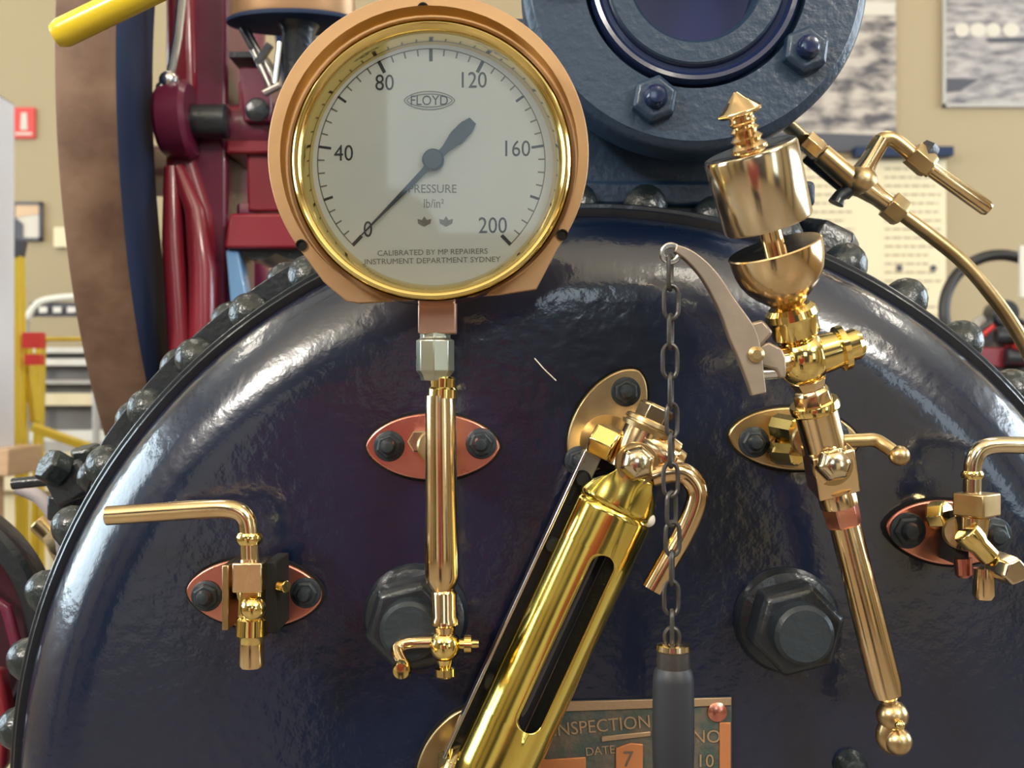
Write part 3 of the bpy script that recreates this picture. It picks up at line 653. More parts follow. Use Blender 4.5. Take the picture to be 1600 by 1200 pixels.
# ------------------------------------------------------------------ chain with handle
ch = thing('pull_chain', 'dark iron chain with a black grip hanging from the whistle lever', 'chain', Q(1050, 1010, -.135))
cy = -.122
nl = 13; y_top = 408; pitch = 46.2
for k in range(nl):
    cyy = y_top + 18 + pitch * k; cx = 1047 + 3.5 * k / nl + (1.5 if k % 4 == 1 else -1 if k % 4 == 3 else 0)
    hl, wv, rw = 22, 11.5 if k % 2 else 9.5, 3.6
    pts = []
    face = (k % 2 == 1); tw = math.radians(8 + random.uniform(-6, 6)) if face else math.radians(74 + random.uniform(-6, 6))
    if k in (5, 8): tw = math.radians(35)
    for j in range(24):
        a = 2 * PI * j / 24; X = wv * math.cos(a); Z = (hl - wv) * (1 if math.sin(a) >= 0 else -1) * (0 if abs(math.sin(a)) < 1e-6 else 1) + wv * math.sin(a) + (0)
        c = Q(cx, cyy, cy); pts.append(c + Vector((S(X, cy) * math.cos(tw), S(X, cy) * math.sin(tw), S(Z + (hl * .2) * math.sin(a), cy))))
    MB().tube(pts, S(rw, cy), 8, closed=True).build('chain_link', 'chain', ch)
hx = 1052
along((hx, 1004), (hx, 1020), cy, [(0, 0), (0, 18), (.2, 26), (.7, 27), (1, 23), (1, 0)]).build('ferrule', 'nickel_brass', ch)
along((hx, 1018), (hx, 1046), cy, [(0, 0), (0, 25), (.5, 26), (1, 26), (1, 0)]).build('ferrule_band', 'chain', ch)
along((hx, 1040), (hx, 1265), cy, [(0, 0), (0, 24), (.04, 30), (.1, 32), (.5, 33), (.9, 31), (1, 20), (1, 0)], 36).build('grip', 'handle', ch)
MB().tube([Q(1050 + 11 * math.cos(2 * PI * k / 20), 996 + 15 * math.sin(2 * PI * k / 20), cy) for k in range(20)], S(3.5), 8, closed=True).build('grip_eye', 'chain', ch)

# ------------------------------------------------------------------ drain valve at the far side
dv = thing('drain_valve', 'brass valve with square block and bent handle, on the plate below the steering wheel', 'valve', Q(1478, 830, 0))
oval_flange(dv, 1478, 831, 97, 50, 6, ((1418, 829), (1552, 836)), br=28)
y = -.058
MB().tube(smooth([Q(1660, 697, y), Q(1600, 696, y), Q(1556, 696, y), Q(1532, 703, y), Q(1521, 722, y), Q(1519, 750, y), Q(1519, 775, y)], 6), [S(13.5, y)] * 37, 20).build('bent_handle', 'nickel_brass', dv)
along((1519, 736), (1519, 748), y, [(0, 0), (0, 15), (.3, 17), (.7, 17), (1, 15), (1, 0)]).build('handle_collar', 'polished', dv)
MB().box(Q(1526, 788, y), (S(52, y), S(52, y), S(36, y)), rot=Matrix.Rotation(math.radians(38), 3, 'Z')).build('square_nut', 'dull_brass', dv, bevel=.0012)
MB().cyl(Q(1520, 806, y + .002), Q(1516, 860, y + .002), S(26, y), S(22, y)).build('valve_body', 'brass', dv)
along((1508, 830), (1548, 872), y - .01, [(0, 0), (0, 21), (.35, 21), (.5, 17), (1, 16), (1, 0)], 28).build('outlet_arm', 'polished', dv, bevel=.001)
MB().hexa(Q(1556, 882, y - .004), Vector((.25, -1, -.1)), S(23, y), .022, rot=.3).build('outlet_nut', 'nickel_brass', dv, bevel=.001)
along((1537, 888), (1537, 936), y - .006, [(0, 0), (0, 15), (.85, 17), (1, 13), (1, 0)]).build('outlet_spout', 'brass', dv)
along((1504, 872), (1506, 902), y + .01, [(0, 0), (0, 14), (.85, 13), (1, 9), (1, 0)]).build('drain_stub', 'copper', dv)
MB().cyl(Q(1455, 806, -.02), Q(1482, 804, -.03), S(22), n=8).build('stub_nut', 'polished', dv, bevel=.0006)
MB().cyl(Q(1497, 832, -.006), Q(1500, 832, -.055), S(24)).build('stub_pipe', 'dull_brass', dv)
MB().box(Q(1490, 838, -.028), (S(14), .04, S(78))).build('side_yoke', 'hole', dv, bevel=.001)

# ------------------------------------------------------------------ lubricator pipe beyond the whistle
lu = thing('steam_cock', 'branched brass cock with a curving pipe, behind the whistle before the text board', 'valve', Q(1350, 290, .12))
y = .12
along((1262, 222), (1335, 285), y, [(0, 0), (0, 12), (.2, 13), (.22, 9), (.3, 17), (1, 18), (1, 0)]).build('inlet_arm', 'dull_brass', lu)
MB().hexa(Q(1258, 218, y), (Q(1335, 285, y) - Q(1262, 222, y)), S(17, y), S(34, y)).build('inlet_nut', 'brass', lu, bevel=.0006)
MB().ball(Q(1345, 283, y), S(25, y)).build('cock_body', 'dull_brass', lu)
along((1338, 285), (1378, 218), y, [(0, 0), (0, 20), (.5, 14), (1, 13), (1, 0)]).build('upper_neck', 'brass', lu)
MB().tube(smooth([Q(1360, 245, y), Q(1374, 222, y), Q(1395, 218, y), Q(1430, 246, y), Q(1455, 268, y)]), [S(12, y)] * 33, 16).build('curved_arm', 'dull_brass', lu)
MB().hexa(Q(1425, 238, y), (Q(1460, 272, y) - Q(1425, 242, y)), S(21, y), S(38, y)).build('arm_nut', 'dull_brass', lu, bevel=.0006)
MB().hexa(Q(1440, 250, y), (Q(1452, 232, y) - Q(1440, 250, y)), S(16, y), S(28, y)).build('dark_nut', 'black_iron', lu)
along((1445, 257), (1545, 328), y, [(0, 0), (0, 12), (.95, 12.5), (1, 10), (1, 0)]).build('long_handle', 'brass', lu)
along((1345, 288), (1400, 328), y, [(0, 0), (0, 20), (.5, 15), (.75, 15), (.78, 19), (1, 19), (1, 0)]).build('lower_neck', 'brass', lu)
MB().hexa(Q(1388, 318, y), (Q(1415, 340, y) - Q(1388, 318, y)), S(23, y), S(30, y)).build('pipe_nut', 'dull_brass', lu, bevel=.0006)
MB().tube(smooth([Q(1400, 328, y), Q(1450, 365, y), Q(1505, 410, y), Q(1550, 462, y), Q(1590, 520, y), Q(1620, 580, y), Q(1640, 640, y)]), [S(11, y)] * 49, 16).build('feed_pipe', 'dull_brass', lu)
MB().tube([Q(1335, 292, y), Q(1312, 306, y), Q(1306, 318, y)], [S(11, y), S(10, y), S(13, y)], 12).build('drain_tap', 'black_iron', lu)
along((1262, 240), (1335, 300), y + .015, [(0, 0), (0, 15), (1, 15), (1, 0)]).build('inlet_casting', 'black_iron', lu)
MB().cyl(Q(1258, 220, y), Q(1225, 190, y + .05), S(12, y)).build('inlet_pipe', 'dull_brass', lu)

# ------------------------------------------------------------------ name plate
npl = thing('maker_plate', 'tarnished bronze maker plate with raised lettering behind the chain grip', 'plate', Q(1000, 1190, 0))
MB().prism([Q(a, b, -.0005) for a, b in ((820, 1096), (1142, 1088), (1142, 1260), (820, 1260))], (0, -.003, 0)).build('plate_field', 'plate_bg', npl, bevel=.0005)
def bar(pts, m, name='raised_border'): return MB().prism([Q(a, b, -.0034) for a, b in pts], (0, -.002, 0)).build(name, m, npl, bevel=.0004)
bar(((820, 1097), (1142, 1089), (1142, 1101), (820, 1113)), 'plate_hi')
bar(((1124, 1128), (1141, 1128), (1141, 1258), (1124, 1258)), 'plate_or')
bar(((940, 1150), (1016, 1142), (1016, 1149), (940, 1158)), 'plate_hi')
bar(((962, 1168), (985, 1160), (1004, 1162), (1004, 1258), (962, 1258)), 'plate_or', 'number_panel')
bar(((820, 1188), (915, 1182), (915, 1258), (820, 1258)), 'plate_or', 'number_panel')
text('7', S(24), Q(982, 1186, -.0056), 'raised_numeral', 'plate_bg', npl, ext=.0003)
text('INSPECTION', S(20), Q(940, 1133, -.0036), 'raised_lettering', 'plate_hi', npl, ext=.001, rot=.09, sx=.95)
text('DATE', S(13), Q(938, 1172, -.0036), 'raised_lettering', 'plate_hi', npl, ext=.001, rot=.09)
text('NO', S(20), Q(1104, 1150, -.0036), 'raised_lettering', 'plate_hi', npl, ext=.001)
text('10', S(20), Q(1104, 1188, -.0036), 'raised_lettering', 'plate_hi', npl, ext=.001)
MB().lathe(Q(1120, 1111, -.003), FWD, [(S(16), 0), (S(15), .003), (S(8), .005), (0, .0055)], 24).build('plate_screw', 'copper', npl)

# ------------------------------------------------------------------ flywheel at the side
FX0, FX1 = -.548, -.474; FR = .75; FDc = 2.05; FZ = H + (600 - 275) / F * FDc; FYc = FDc - D
fw = thing('flywheel', 'tall flywheel with worn brown rim face and navy side beside the boiler', 'flywheel', ((FX0 + FX1) / 2, FYc, FZ))
fo = Vector((FX0, FYc, FZ)); Wd = FX1 - FX0
MB().lathe(fo, (1, 0, 0), [(FR - .012, .0), (FR - .002, .001), (FR, .006), (FR + .001, Wd / 2), (FR, Wd - .006), (FR - .004, Wd - .001)], 160).build('rim_tread', 'rust_tread', fw, angle=60)
MB().lathe(fo, (1, 0, 0), [(FR - .004, Wd - .001), (FR - .006, Wd), (FR - .135, Wd), (FR - .14, Wd - .006), (FR - .14, .006), (FR - .13, 0), (FR - .012, 0)], 160).build('rim_side', 'navy', fw, angle=60)
MB().lathe(fo, (1, 0, 0), [(0, -.02), (.1, -.02), (.1, Wd + .01), (0, Wd + .01)], 40).build('hub', 'maroon', fw)
for k in range(6):
    a = math.radians(60 * k + 20); d_ = Vector((0, math.sin(a), math.cos(a))); o_ = fo + Vector((Wd / 2, 0, 0))
    MB().tube([o_ + d_ * .08, o_ + d_ * .35, o_ + d_ * (FR - .12)], [.05, .038, .034], 16, sq=.5, nrm=(1, 0, 0)).build('spoke', 'maroon', fw)
MB().cyl((FX0 - .1, FYc, FZ), (FX1 + .30, FYc, FZ), .035).build('axle', 'black_iron', fw)

# ------------------------------------------------------------------ red engine frame with crank bearing
ry = .60
rf = thing('engine_frame', 'red painted cast engine frame standing between the flywheel and the gauge', 'machine frame', Q(320, 700, ry))
xa, xb = -.462, Q(352, 0, ry).x
zt = Q(0, -60, ry).z; zm = Q(0, 700, ry).z
MB().box(((xa + xb) / 2 + .006, ry + .09, (zt + zm) / 2), (xb - xa - .012, .16, zt - zm)).build('column_web', 'maroon', rf, bevel=.006)
MB().prism([Q(a, b, ry) for a, b in ((256, -60), (300, -60), (306, 130), (300, 240), (330, 330), (338, 460), (332, 700), (262, 700), (262, 470), (256, 250))], (0, .06, 0)).build('column_rib', 'red', rf, bevel=.012, seg=4)
MB().prism([Q(a, b, ry + .02) for a, b in ((305, -60), (342, -60), (350, 200), (358, 400), (388, 520), (392, 700), (322, 700), (318, 400), (305, 240))], (0, .08, 0)).build('column_flange', 'maroon', rf, bevel=.01, seg=3)
MB().tube([Q(268, 262, ry - .01), Q(270, 380, ry - .02), Q(286, 600, ry - .02), Q(288, 700, ry - .02)], [.010, .014, .016, .016], 16).build('column_bead', 'red', rf)
MB().tube([Q(278, 262, ry - .01), Q(305, 330, ry - .016), Q(316, 420, ry - .02), Q(318, 700, ry - .02)], [.009, .014, .018, .018], 16).build('column_bead', 'red', rf)
MB().cyl(Q(252, 190, ry - .01), Q(303, 187, ry - .01), .048, .052, n=40, ch=.006).build('bearing_boss', 'maroon', rf)
MB().cyl(Q(300, 190, ry - .01), Q(358, 190, ry - .01), .0225, n=32).build('crankshaft', 'black_iron', rf)
MB().tube([Q(288, -40, ry - .03), Q(277, 60, ry - .03), Q(266, 118, ry - .03)], .006, 10).build('chrome_rod', 'steel', rf)
MB().ball(Q(264, 126, ry - .03), .013).build('rod_end', 'steel', rf)
MB().ball(Q(254, 138, ry - .03), .009).build('rod_nut', 'steel', rf)
# bearing pedestal
MB().prism([Q(a, b, ry) for a, b in ((352, 165), (372, 165), (372, 125), (384, 125), (384, 195), (440, 195), (440, 240), (352, 240))], (0, .12, 0)).build('bearing_housing', 'red', rf, bevel=.004)
MB().cyl(Q(352, 205, ry + .03), Q(460, 205, ry + .03), .036, n=32).build('bearing_sleeve', 'maroon', rf)
MB().prism([Q(a, b, ry - .02) for a, b in ((374, 104), (418, 104), (424, 170), (420, 190), (380, 190))], (0, .08, 0)).build('oil_box', 'maroon', rf, bevel=.003)
MB().box(Q(398, 101, ry + .01), (.046, .09, .008)).build('oil_box_lid', 'black_iron', rf, bevel=.001)
MB().lathe(Q(402, 172, ry - .02), FWD, [(0, 0), (.0155, 0), (.0155, .003), (.012, .005), (0, .005)], 28).build('box_plug', 'black_iron', rf)
MB().prism([Q(a, b, ry + .01) for a, b in ((385, 235), (440, 235), (470, 330), (386, 330))], (0, .08, 0)).build('pedestal_column', 'red', rf, bevel=.004)
MB().prism([Q(a, b, ry - .02) for a, b in ((358, 333), (470, 333), (480, 388), (350, 388))], (0, .18, 0)).build('pedestal_base', 'maroon', rf, bevel=.004)
LAST[0].data.materials[0] = M['red']
MB().hexa(Q(384, 335, ry + .02), (0, 0, 1), .012, .014).build('base_nut', 'maroon', rf)
MB().prism([Q(a, b, ry) for a, b in ((366, 389), (490, 389), (490, 412), (450, 405), (432, 396), (412, 406), (390, 404))], (0, .12, 0)).build('base_underside', 'black_iron', rf)
MB().prism([Q(a, b, ry - .01) for a, b in ((352, 390), (372, 390), (394, 500), (396, 620), (372, 620))], (0, .03, 0)).build('blue_strut', 'light_blue', rf, bevel=.003)

# ------------------------------------------------------------------ governor (tan drum on a dark stem)
gv = thing('governor', 'tan metal drum on a dark stem with steel links, above the red frame', 'governor', Q(465, 150, .55))
y = .55
oval_along((458, -90), (458, 33), y, [(0, 0), (0, 96), (.95, 97), (1, 94), (1, 0)]).build('drum', 'tan_cyl', gv)
oval_along((458, 31), (458, 40), y, [(0, 0), (0, 99), (.3, 104), (.8, 103), (1, 98), (1, 0)]).build('drum_base', 'navy', gv)
along((466, 38), (466, 260), y, [(0, 0), (0, 34), (.06, 26), (.5, 24), (1, 24), (1, 0)], 32).build('stem', 'black_iron', gv)
MB().cyl(Q(378, 42, y), Q(422, 138, y), .0035).build('link_rod', 'steel', gv)
MB().cyl(Q(384, 42, y + .01), Q(430, 130, y + .01), .004).build('link_rod', 'steel', gv)
MB().cyl(Q(438, 66, y - .01), Q(430, 132, y - .01), .0045).build('link_rod', 'steel', gv)
MB().cyl(Q(412, 146, y - .01), Q(438, 133, y - .01), .005).build('link_foot', 'steel', gv)
MB().cyl(Q(376, 44, y - .004), Q(394, 76, y - .004), .0035).build('link_rod', 'black_iron', gv)
MB().box(Q(412, 85, y), (.008, .01, .03), rot=Matrix.Rotation(.6, 3, 'Y')).build('link_clamp', 'black_iron', gv)

# ------------------------------------------------------------------ yellow lever
yl = thing('yellow_lever', 'yellow painted round lever crossing in front of the flywheel rim', 'lever', Q(90, 55, .12))
pA = Q(86, 57, .12); pB = Q(420, -105, .12)
MB().lathe(pA, pB - pA, [(0, 0), (.010, 0), (.0115, .003), (.0132, .008), (.0132, .25)], 32).build('yellow_sleeve', 'yellow', yl)
MB().cyl(pA + (pB - pA).normalized() * .2, pA + (pB - pA) * 1.6, .009).build('lever_rod', 'steel', yl)

# ------------------------------------------------------------------ far left: wheel, nut block, hose, case, ladder, shelves
lw = thing('maroon_wheel', 'dark maroon dished wheel beside the lower boiler rivets', 'wheel', Q(-130, 1000, .30))
wc = Q(-160, 1000, .30)
def L_(p): return S(p, .30)
MB().lathe(wc, FWD, [(0, -.04), (L_(228), -.04), (L_(236), -.03), (L_(236), .0), (L_(228), .006), (L_(205), .006)], 96).build('wheel_rim', 'black_iron', lw)
MB().lathe(wc, FWD, [(L_(206), .006), (L_(195), -.004), (L_(150), -.012), (L_(110), -.006), (0, -.002)], 96).build('wheel_disc', 'deep_maroon', lw)
MB().prism([Q(a, b, .27) for a, b in ((-40, 1040), (0, 1050), (12, 1110), (6, 1200), (-40, 1260))], (0, .02, 0)).build('wheel_bracket', 'red', lw, bevel=.004)
MB().tube([Q(-60, 900, .285), Q(10, 950, .285), Q(45, 1080, .285)], .006, 12).build('wheel_rib', 'maroon', lw)
bb = thing('bolted_bracket', 'black bolted bracket sticking out beside the boiler shoulder rivets', 'bracket', Q(118, 770, .22))
MB().box(Q(122, 752, .22), (S(66, .22), .05, S(54, .22)), rot=Matrix.Rotation(-.5, 3, 'Y')).build('bracket_block', 'black_iron', bb, bevel=.004)
MB().hexa(Q(98, 738, .20), (-.6, -.6, .5), .018, .02).build('bracket_nut', 'rivet', bb, bevel=.001)
MB().hexa(Q(140, 722, .22), (-.2, -.2, 1), .016, .016).build('bracket_nut', 'rivet', bb, bevel=.001)
MB().box(Q(110, 790, .23), (S(44, .2), .05, S(40, .2))).build('bracket_foot', 'black_iron', bb, bevel=.003)
along((20, 756), (100, 748), .24, [(0, 0), (0, 9), (1, 9), (1, 0)]).build('bracket_rod', 'black_iron', bb)
hs = MB().tube(smooth([Q(28, 762, .4), Q(60, 776, .4), Q(85, 806, .4), Q(98, 845, .4), Q(102, 900, .4)]), [S(11, .4)] * 33, 14).build('hose', 'hose', None, origin=Q(85, 806, .4))
tag(hs, 'pale grey rubber hose bending down behind the black bracket', 'hose')
pp = thing('brass_pipework', 'small brass fitting glimpsed beneath the grey hose', 'fitting', Q(80, 850, .45))
MB().cyl(Q(60, 815, .45), Q(115, 870, .45), .013).build('pipe', 'dull_brass', pp)
MB().hexa(Q(95, 838, .43), (.5, -.4, -.5), .022, .03).build('pipe_nut', 'brass', pp)

yc = 1.9
dcs = thing('display_case', 'clear acrylic display case on a pale wooden base', 'display case', Q(0, 760, yc))
x0c, x1c = Q(-220, 0, yc).x, Q(-6, 0, yc).x; zt_ = Q(0, 148, yc).z; zb_ = Q(0, 700, yc).z
MB().box(((x0c + x1c) / 2, yc + .003, (zt_ + zb_) / 2), (x1c - x0c, .006, zt_ - zb_)).build('acrylic_panel', 'clear', dcs)
MB().box((x1c - .003, yc + .05, (zt_ + zb_) / 2), (.006, .1, zt_ - zb_)).build('frosted_side_panel', 'case_white', dcs)
MB().box(((x0c + x1c) / 2, yc + .05, zt_), (x1c - x0c, .1, .006)).build('acrylic_lid', 'clear', dcs)
MB().box((x1c - .004, yc - .002, (zt_ + zb_) / 2), (.014, .010, zt_ - zb_)).build('corner_edge', 'white', dcs)
MB().box(((x0c + x1c) / 2, yc + .07, zb_ - .035), (x1c - x0c + .09, .2, .07)).build('wooden_base', 'wood', dcs, bevel=.004)
MB().box(((x0c + x1c) / 2, yc + .07, (zb_ - .07) / 2), (x1c - x0c - .1, .16, zb_ - .07)).build('cabinet', 'wood', dcs)
MB().box(((x0c + x1c) / 2, yc + .105, (zt_ + zb_) / 2), (x1c - x0c - .01, .01, zt_ - zb_ - .02)).build('case_backing', 'case_white', dcs)

ydl = 2.3
ld = thing('stepladder', 'yellow stepladder standing open before the grey shelving', 'ladder', Q(60, 1400, ydl))
def rail(a, b, r, name, yy=ydl, m='yellow_ladder', yy2=None):
    A_, B_ = Q(*a, yy), Q(*b, yy2 if yy2 else yy); d_ = (B_ - A_).normalized(); u = Vector((0, 1, 0)); v = d_.cross(u).normalized()
    R = Matrix((v, u, d_)).transposed()
    return MB().box((A_ + B_) / 2, (S(r * 2, yy), .04, (B_ - A_).length), rot=R).build(name, m, ld, bevel=.003)
rail((28, 400), (40, 1150), 7, 'stile'); rail((32, 375), (26, 375 + 30), 8, 'stile_cap', m='print_dark')
rail((64, 530), (48, 1150), 5, 'stile', ydl + .1)
rail((45, 530), (135, 530), 3, 'rung', ydl + .1)
rail((52, 668), (165, 708), 6, 'diagonal_brace', ydl - .06)
rail((40, 520), (56, 660), 5, 'hinge_strut', ydl + .03)
rail((62, 700), (66, 1150), 3, 'thin_leg', ydl + .05)
MB().box(Q(53, 532, ydl - .03), (.055, .03, .045)).build('warning_label', 'sign_red', ld)
MB().box(Q(54, 562, ydl - .03), (.045, .03, .03)).build('warning_label', 'sign_red', ld)
rc = thing('cable_rack', 'white and black perforated rail above the yellow stepladder', 'rack', Q(90, 485, 2.8))
MB().tube(smooth([Q(42, 498, 2.8), Q(60, 474, 2.8), Q(90, 466, 2.8), Q(150, 462, 2.8)]), .012, 10).build('rack_top', 'white', rc)
MB().box(Q(105, 484, 2.82), (S(110, 2.8), .03, S(22, 2.8))).build('rack_panel', 'print_dark', rc)
for k in range(4): MB().box(Q(68 + 22 * k, 484, 2.795), (S(12, 2.8), .01, S(9, 2.8))).build('rack_slot', 'white', rc)
for px in (40, 150): MB().cyl(Vector((Q(px, 0, 2.82).x, 2.82, 0)), Q(px, 500, 2.82), .012).build('rack_post', 'midgrey', rc)
sh = thing('shelving', 'beige shelving with dark grey bays behind the stepladder', 'shelves', Q(110, 1500, 3.1))
for i, (a, b, m) in enumerate(((545, 553, 'white'), (553, 562, 'grey'), (562, 572, 'white'), (572, 594, 'grey'), (594, 600, 'midgrey'), (600, 614, 'grey'), (614, 632, 'paper'), (632, 670, 'grey'), (670, 686, 'white'), (686, 702, 'midgrey'), (702, 760, 'paper'))):
    pr = m in ('white', 'paper', 'midgrey')
    MB().box(Q(130, (a + b) / 2, 3.1 - (.05 if pr else 0)), (S(240, 3.1), .3, S(b - a, 3.1))).build('shelf_board' if pr else 'shelf_bay', m, sh)
MB().box(Vector((Q(130, 0, 3.1).x, 3.1, Q(0, 760, 3.1).z / 2)), (S(240, 3.1), .3, Q(0, 760, 3.1).z)).build('shelf_plinth', 'paper', sh)

# ------------------------------------------------------------------ things on the far wall
wy2 = BY - .012
def panel(name, label, cat, x0, y0, x1, y1, m, frame_m=None, th=.012):
    t = thing(name, label, cat, Q((x0 + x1) / 2, y1, BY))
    A_, B_ = Q(x0, y0, BY - th), Q(x1, y1, BY - th)
    MB().box(((A_.x + B_.x) / 2, BY - th / 2 - .002, (A_.z + B_.z) / 2), (B_.x - A_.x, th, A_.z - B_.z)).build('panel_board', m, t)
    if frame_m:
        fm = MB()
        for c, s_ in ((((A_.x), (A_.z + B_.z) / 2), (.012, A_.z - B_.z + .012)), ((B_.x, (A_.z + B_.z) / 2), (.012, A_.z - B_.z + .012)), (((A_.x + B_.x) / 2, A_.z), (B_.x - A_.x + .012, .012)), (((A_.x + B_.x) / 2, B_.z), (B_.x - A_.x + .012, .012))):
            fm.box((c[0], BY - th / 2 - .004, c[1]), (s_[0], th + .006, s_[1]))
        fm.build('panel_frame', frame_m, t)
    return t
PF = BY - .0145
def patch(t, pts, m, name, dy=0.0): return MB().prism([Q(a, b, PF - .001 - dy) for a, b in pts], (0, -.0012, 0)).build(name, m, t)
p1 = panel('photo_poster', 'tall monochrome photo poster half hidden behind the blue flange', 'poster', 1130, -70, 1400, 238, 'photo_sky')
patch(p1, ((1200, 4), (1399, 4), (1399, 24), (1200, 24)), 'print_light', 'printed_caption')
patch(p1, ((1200, 205), (1399, 212), (1399, 237), (1200, 237)), 'print_dark', 'printed_shade')
p2 = panel('photo_poster', 'grey landscape photo with hay stooks mounted alone high on the wall', 'poster', 1475, -120, 1720, 165, 'photo_land', 'midgrey')
for k, x in enumerate((1503, 1528, 1552, 1580)):
    patch(p2, [(x + 12 * math.cos(2 * PI * j / 16) * (1.1 if k % 2 else .95), 47 + 11 * math.sin(2 * PI * j / 16)) for j in range(16)], 'print_light', 'printed_stook')
patch(p2, ((1478, 122), (1530, 124), (1500, 142), (1478, 145)), 'print_dark', 'printed_shade')
patch(p2, ((1540, 60), (1600, 58), (1640, 66), (1545, 66)), 'print_dark', 'printed_shade')
p3 = panel('text_board', 'cream board of printed text lines below the tall photo poster', 'board', 1190, 250, 1478, 560, 'paper')
rnd = random.Random(3)
for col_, (xx0, xx1) in enumerate(((1235, 1340), (1382, 1470))):
    for k in range(18):
        yy_ = 262 + k * 13.5
        if col_ == 0 and k > 12: continue
        xe = xx1 - rnd.choice((0, 4, 9, 20)); x_ = xx0
        mbt = MB()
        while x_ < xe:
            w_ = rnd.uniform(6, 16); mbt.prism([Q(a, b, PF) for a, b in ((x_, yy_), (min(x_ + w_, xe), yy_), (min(x_ + w_, xe), yy_ + 3.2), (x_, yy_ + 3.2))], (0, -.0008, 0)); x_ += w_ + 3
        mbt.build('printed_line', 'board_ink', p3)
for x_ in (1405, 1458): MB().lathe(Q(x_, 419, PF), FWD, [(S(5, BY), 0), (S(5, BY), .004), (0, .005)], 12).build('board_screw', 'print_dark', p3)
bs = MB().box(Q(1410, 238, BY - .05), (S(150, BY), .06, S(14, BY))).build('picture_rail_lamp', 'light_blue', None, origin=Q(1410, 238, BY - .05))  # plain navy rail on the wall, not a lamp
tag(bs, 'dark blue rail between the tall photo poster and the text board', 'rail'); bs.data.materials[0] = M['navy']
sg = panel('fire_sign', 'small red fire extinguisher sign on the beige wall', 'sign', 20, 168, 54, 216, 'sign_red')
patch(sg, ((33, 176), (42, 176), (43, 203), (32, 203)), 'print_light', 'extinguisher_symbol')
patch(sg, ((24, 207), (50, 207), (50, 211), (24, 211)), 'print_light', 'sign_lettering')
pf = panel('framed_picture', 'small black framed picture under the red fire sign', 'picture', 22, 318, 64, 374, 'print_light', 'print_dark')
patch(pf, ((22, 318), (64, 318), (64, 334), (22, 340)), 'wood', 'picture_scene')
patch(pf, ((24, 340), (36, 350), (36, 372), (24, 372)), 'print_dark', 'picture_scene', .0015)
sw = panel('wall_switch', 'pale plastic switch box at wall beside the flywheel', 'switch', 84, 355, 104, 386, 'paper', None, .03)

# ------------------------------------------------------------------ machine at the far right
my = 2.0
st = thing('steering_wheel', 'thin black steering wheel in front of the beige wall', 'steering wheel', Q(1560, 485, my))
cw = Q(1568, 490, my); rw_ = S(93, my)
MB().tube([cw + Vector((rw_ * math.cos(2 * PI * k / 72), rw_ * .12 * math.sin(2 * PI * k / 72) , rw_ * math.sin(2 * PI * k / 72))) for k in range(72)], S(9, my), 14, closed=True).build('wheel_rim', 'steer_black', st)
MB().cyl(cw + Vector((0, -.02, 0)), cw + Vector((0, .05, 0)), .035).build('wheel_hub', 'black_iron', st)
for a in (95, 215, 335):
    a = math.radians(a); MB().cyl(cw, cw + Vector((rw_ * math.cos(a), 0, -rw_ * abs(math.sin(a)) if a > 1.7 else -rw_)), .008).build('wheel_spoke', 'black_iron', st)
mc = thing('tractor', 'red and grey old machine under the steering wheel', 'machine', Q(1570, 1200, my + .1))
def mq(px, py, dy=0): return Q(px, py, my + .15 + dy)
MB().lathe(mq(1545, 560), FWD, [(0, 0), (S(62, my), 0), (S(62, my), .03), (S(48, my), .05), (S(25, my), .05), (S(20, my), .08), (0, .08)], 40).build('gear_housing', 'midgrey', mc)
LAST[0].data.materials[0] = M['grey']
MB().tube([mq(1512, 545, -.1), mq(1530, 506, -.1), mq(1560, 492, -.1), mq(1588, 510, -.1)], .02, 12).build('grey_pipe', 'midgrey', mc)
MB().cyl(mq(1528, 530, -.15), mq(1552, 508, -.15), .008).build('red_link', 'sign_red', mc)
MB().box(mq(1555, 560, -.12), (.14, .1, .055)).build('red_block', 'red', mc, bevel=.006)
MB().box(mq(1598, 532, -.16), (.06, .1, .06)).build('red_knob_block', 'sign_red', mc, bevel=.01)
MB().cyl(mq(1556, 526, -.17), mq(1592, 526, -.17), .02).build('dark_coupling', 'black_iron', mc)
MB().cyl(mq(1570, 558, -.18), mq(1610, 560, -.18), .024).build('dark_coupling', 'black_iron', mc)
MB().ball(mq(1604, 600, -.2), .03).build('red_ball_joint', 'sign_red', mc)
MB().box(mq(1590, 640, -.1), (.26, .12, .2)).build('machine_body', 'maroon', mc, bevel=.01)
MB().cyl(mq(1518, 512, -.1), mq(1520, 545, -.1), .02).build('oil_cup', 'dull_brass', mc)
MB().box((mq(1600, 0).x, my + .2, .35), (.6, .4, .7)).build('machine_base', 'maroon', mc, bevel=.01)
cd = MB().box(Q(1607, 424, 1.6), (S(28, 1.6), .01, S(80, 1.6))).build('hanging_card', 'white', None, origin=Q(1607, 424, 1.6))
tag(cd, 'white card at edge of frame above the red machine', 'card')

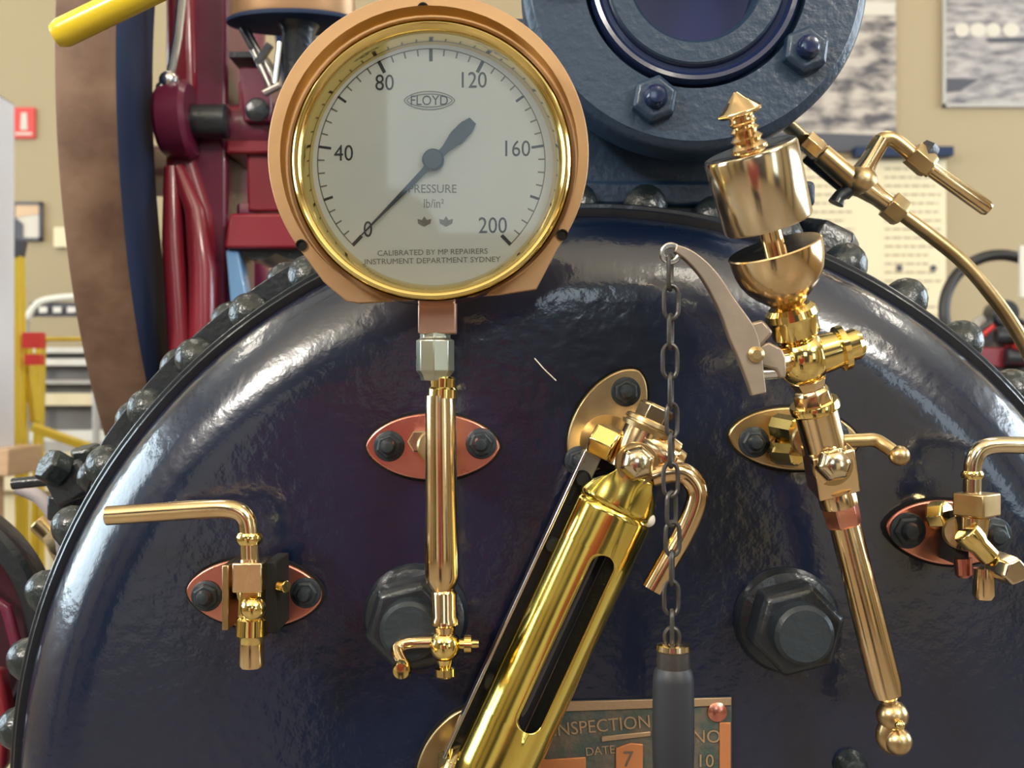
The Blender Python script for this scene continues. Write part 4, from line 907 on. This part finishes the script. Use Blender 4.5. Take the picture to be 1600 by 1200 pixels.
# ------------------------------------------------------------------ unseen person in a red shirt, added for red streaks in the brass
def person():
    t = thing('person', 'person in a red shirt standing before the boiler, mirrored in the brass', 'person', (-.22, -1.32, 0))
    def skin(name, V, E_, rad, m):
        me = bpy.data.meshes.new(name); off = wloc(t)
        me.from_pydata([tuple(Vector(v) - off) for v in V], E_, []); me.materials.append(M[m])
        o = bpy.data.objects.new(name, me); COL.objects.link(o); o.parent = t
        sm = o.modifiers.new('skin', 'SKIN'); sm.use_smooth_shade = True
        for i, r in enumerate(rad): me.skin_vertices[0].data[i].radius = (r[0], r[1]) if isinstance(r, tuple) else (r, r)
        me.skin_vertices[0].data[0].use_root = True
        s2 = o.modifiers.new('sub', 'SUBSURF'); s2.levels = 1; s2.render_levels = 2
        return o
    x, y = -.22, -1.32
    V = [(x, y, .95), (x, y, 1.15), (x, y, 1.38), (x, y, 1.48), (x, y + .01, 1.56),
         (x - .20, y, 1.42), (x - .27, y - .02, 1.15), (x - .22, y + .16, 1.02), (x + .20, y, 1.42), (x + .27, y - .02, 1.15), (x + .22, y + .16, 1.02),
         (x - .10, y, .88), (x - .11, y + .01, .48), (x - .11, y, .08), (x - .11, y + .13, .04), (x + .10, y, .88), (x + .11, y + .01, .48), (x + .11, y, .08), (x + .11, y + .13, .04)]
    E_ = [(0, 1), (1, 2), (2, 3), (3, 4), (2, 5), (5, 6), (6, 7), (2, 8), (8, 9), (9, 10), (0, 11), (11, 12), (12, 13), (13, 14), (0, 15), (15, 16), (16, 17), (17, 18)]
    rad = [.14, .14, .15, .06, .055, .06, .045, .035, .06, .045, .035, .085, .06, .045, .035, .085, .06, .045, .035]
    skin('body', V, E_, rad, 'skin')
    skin('red_shirt', [(x, y, .90), (x, y, 1.14), (x, y, 1.40), (x - .21, y, 1.43), (x - .275, y - .02, 1.20), (x + .21, y, 1.43), (x + .275, y - .02, 1.20)], [(0, 1), (1, 2), (2, 3), (3, 4), (2, 5), (5, 6)], [(.20, .15), (.19, .15), (.19, .14), .075, .065, .075, .065], 'shirt')
    skin('trousers', [(x, y, .90), (x - .10, y, .84), (x - .11, y + .01, .48), (x - .11, y, .10), (x + .10, y, .84), (x + .11, y + .01, .48), (x + .11, y, .10)], [(0, 1), (1, 2), (2, 3), (0, 4), (4, 5), (5, 6)], [(.17, .14), .10, .075, .06, .10, .075, .06], 'trousers')
    hd = MB().ball((x, y + .02, 1.67), .085, 24, sq=1.3).build('head', 'skin', t)
    MB().ball((x, y + .11, 1.66), .014, 10, sq=1.6).build('nose', 'skin', t)
    MB().ball((x, y - .005, 1.70), .09, 24, sq=1.15).build('hair', 'hair', t)
    for s_ in (-1, 1):
        MB().ball((x + s_ * .03, y + .088, 1.685), .012, 10).build('eye', 'trousers', t)
        for k in range(5):
            hx_ = x + s_ * (.20 + .016 * (k - 2)); MB().tube([(hx_, y + .17, 1.01), (hx_, y + .22 - abs(k - 2) * .006, 1.0), (hx_ - s_ * .004, y + .255 - abs(k - 2) * .008, .985)], [.009, .008, .006], 8).build('finger', 'skin', t)
person()
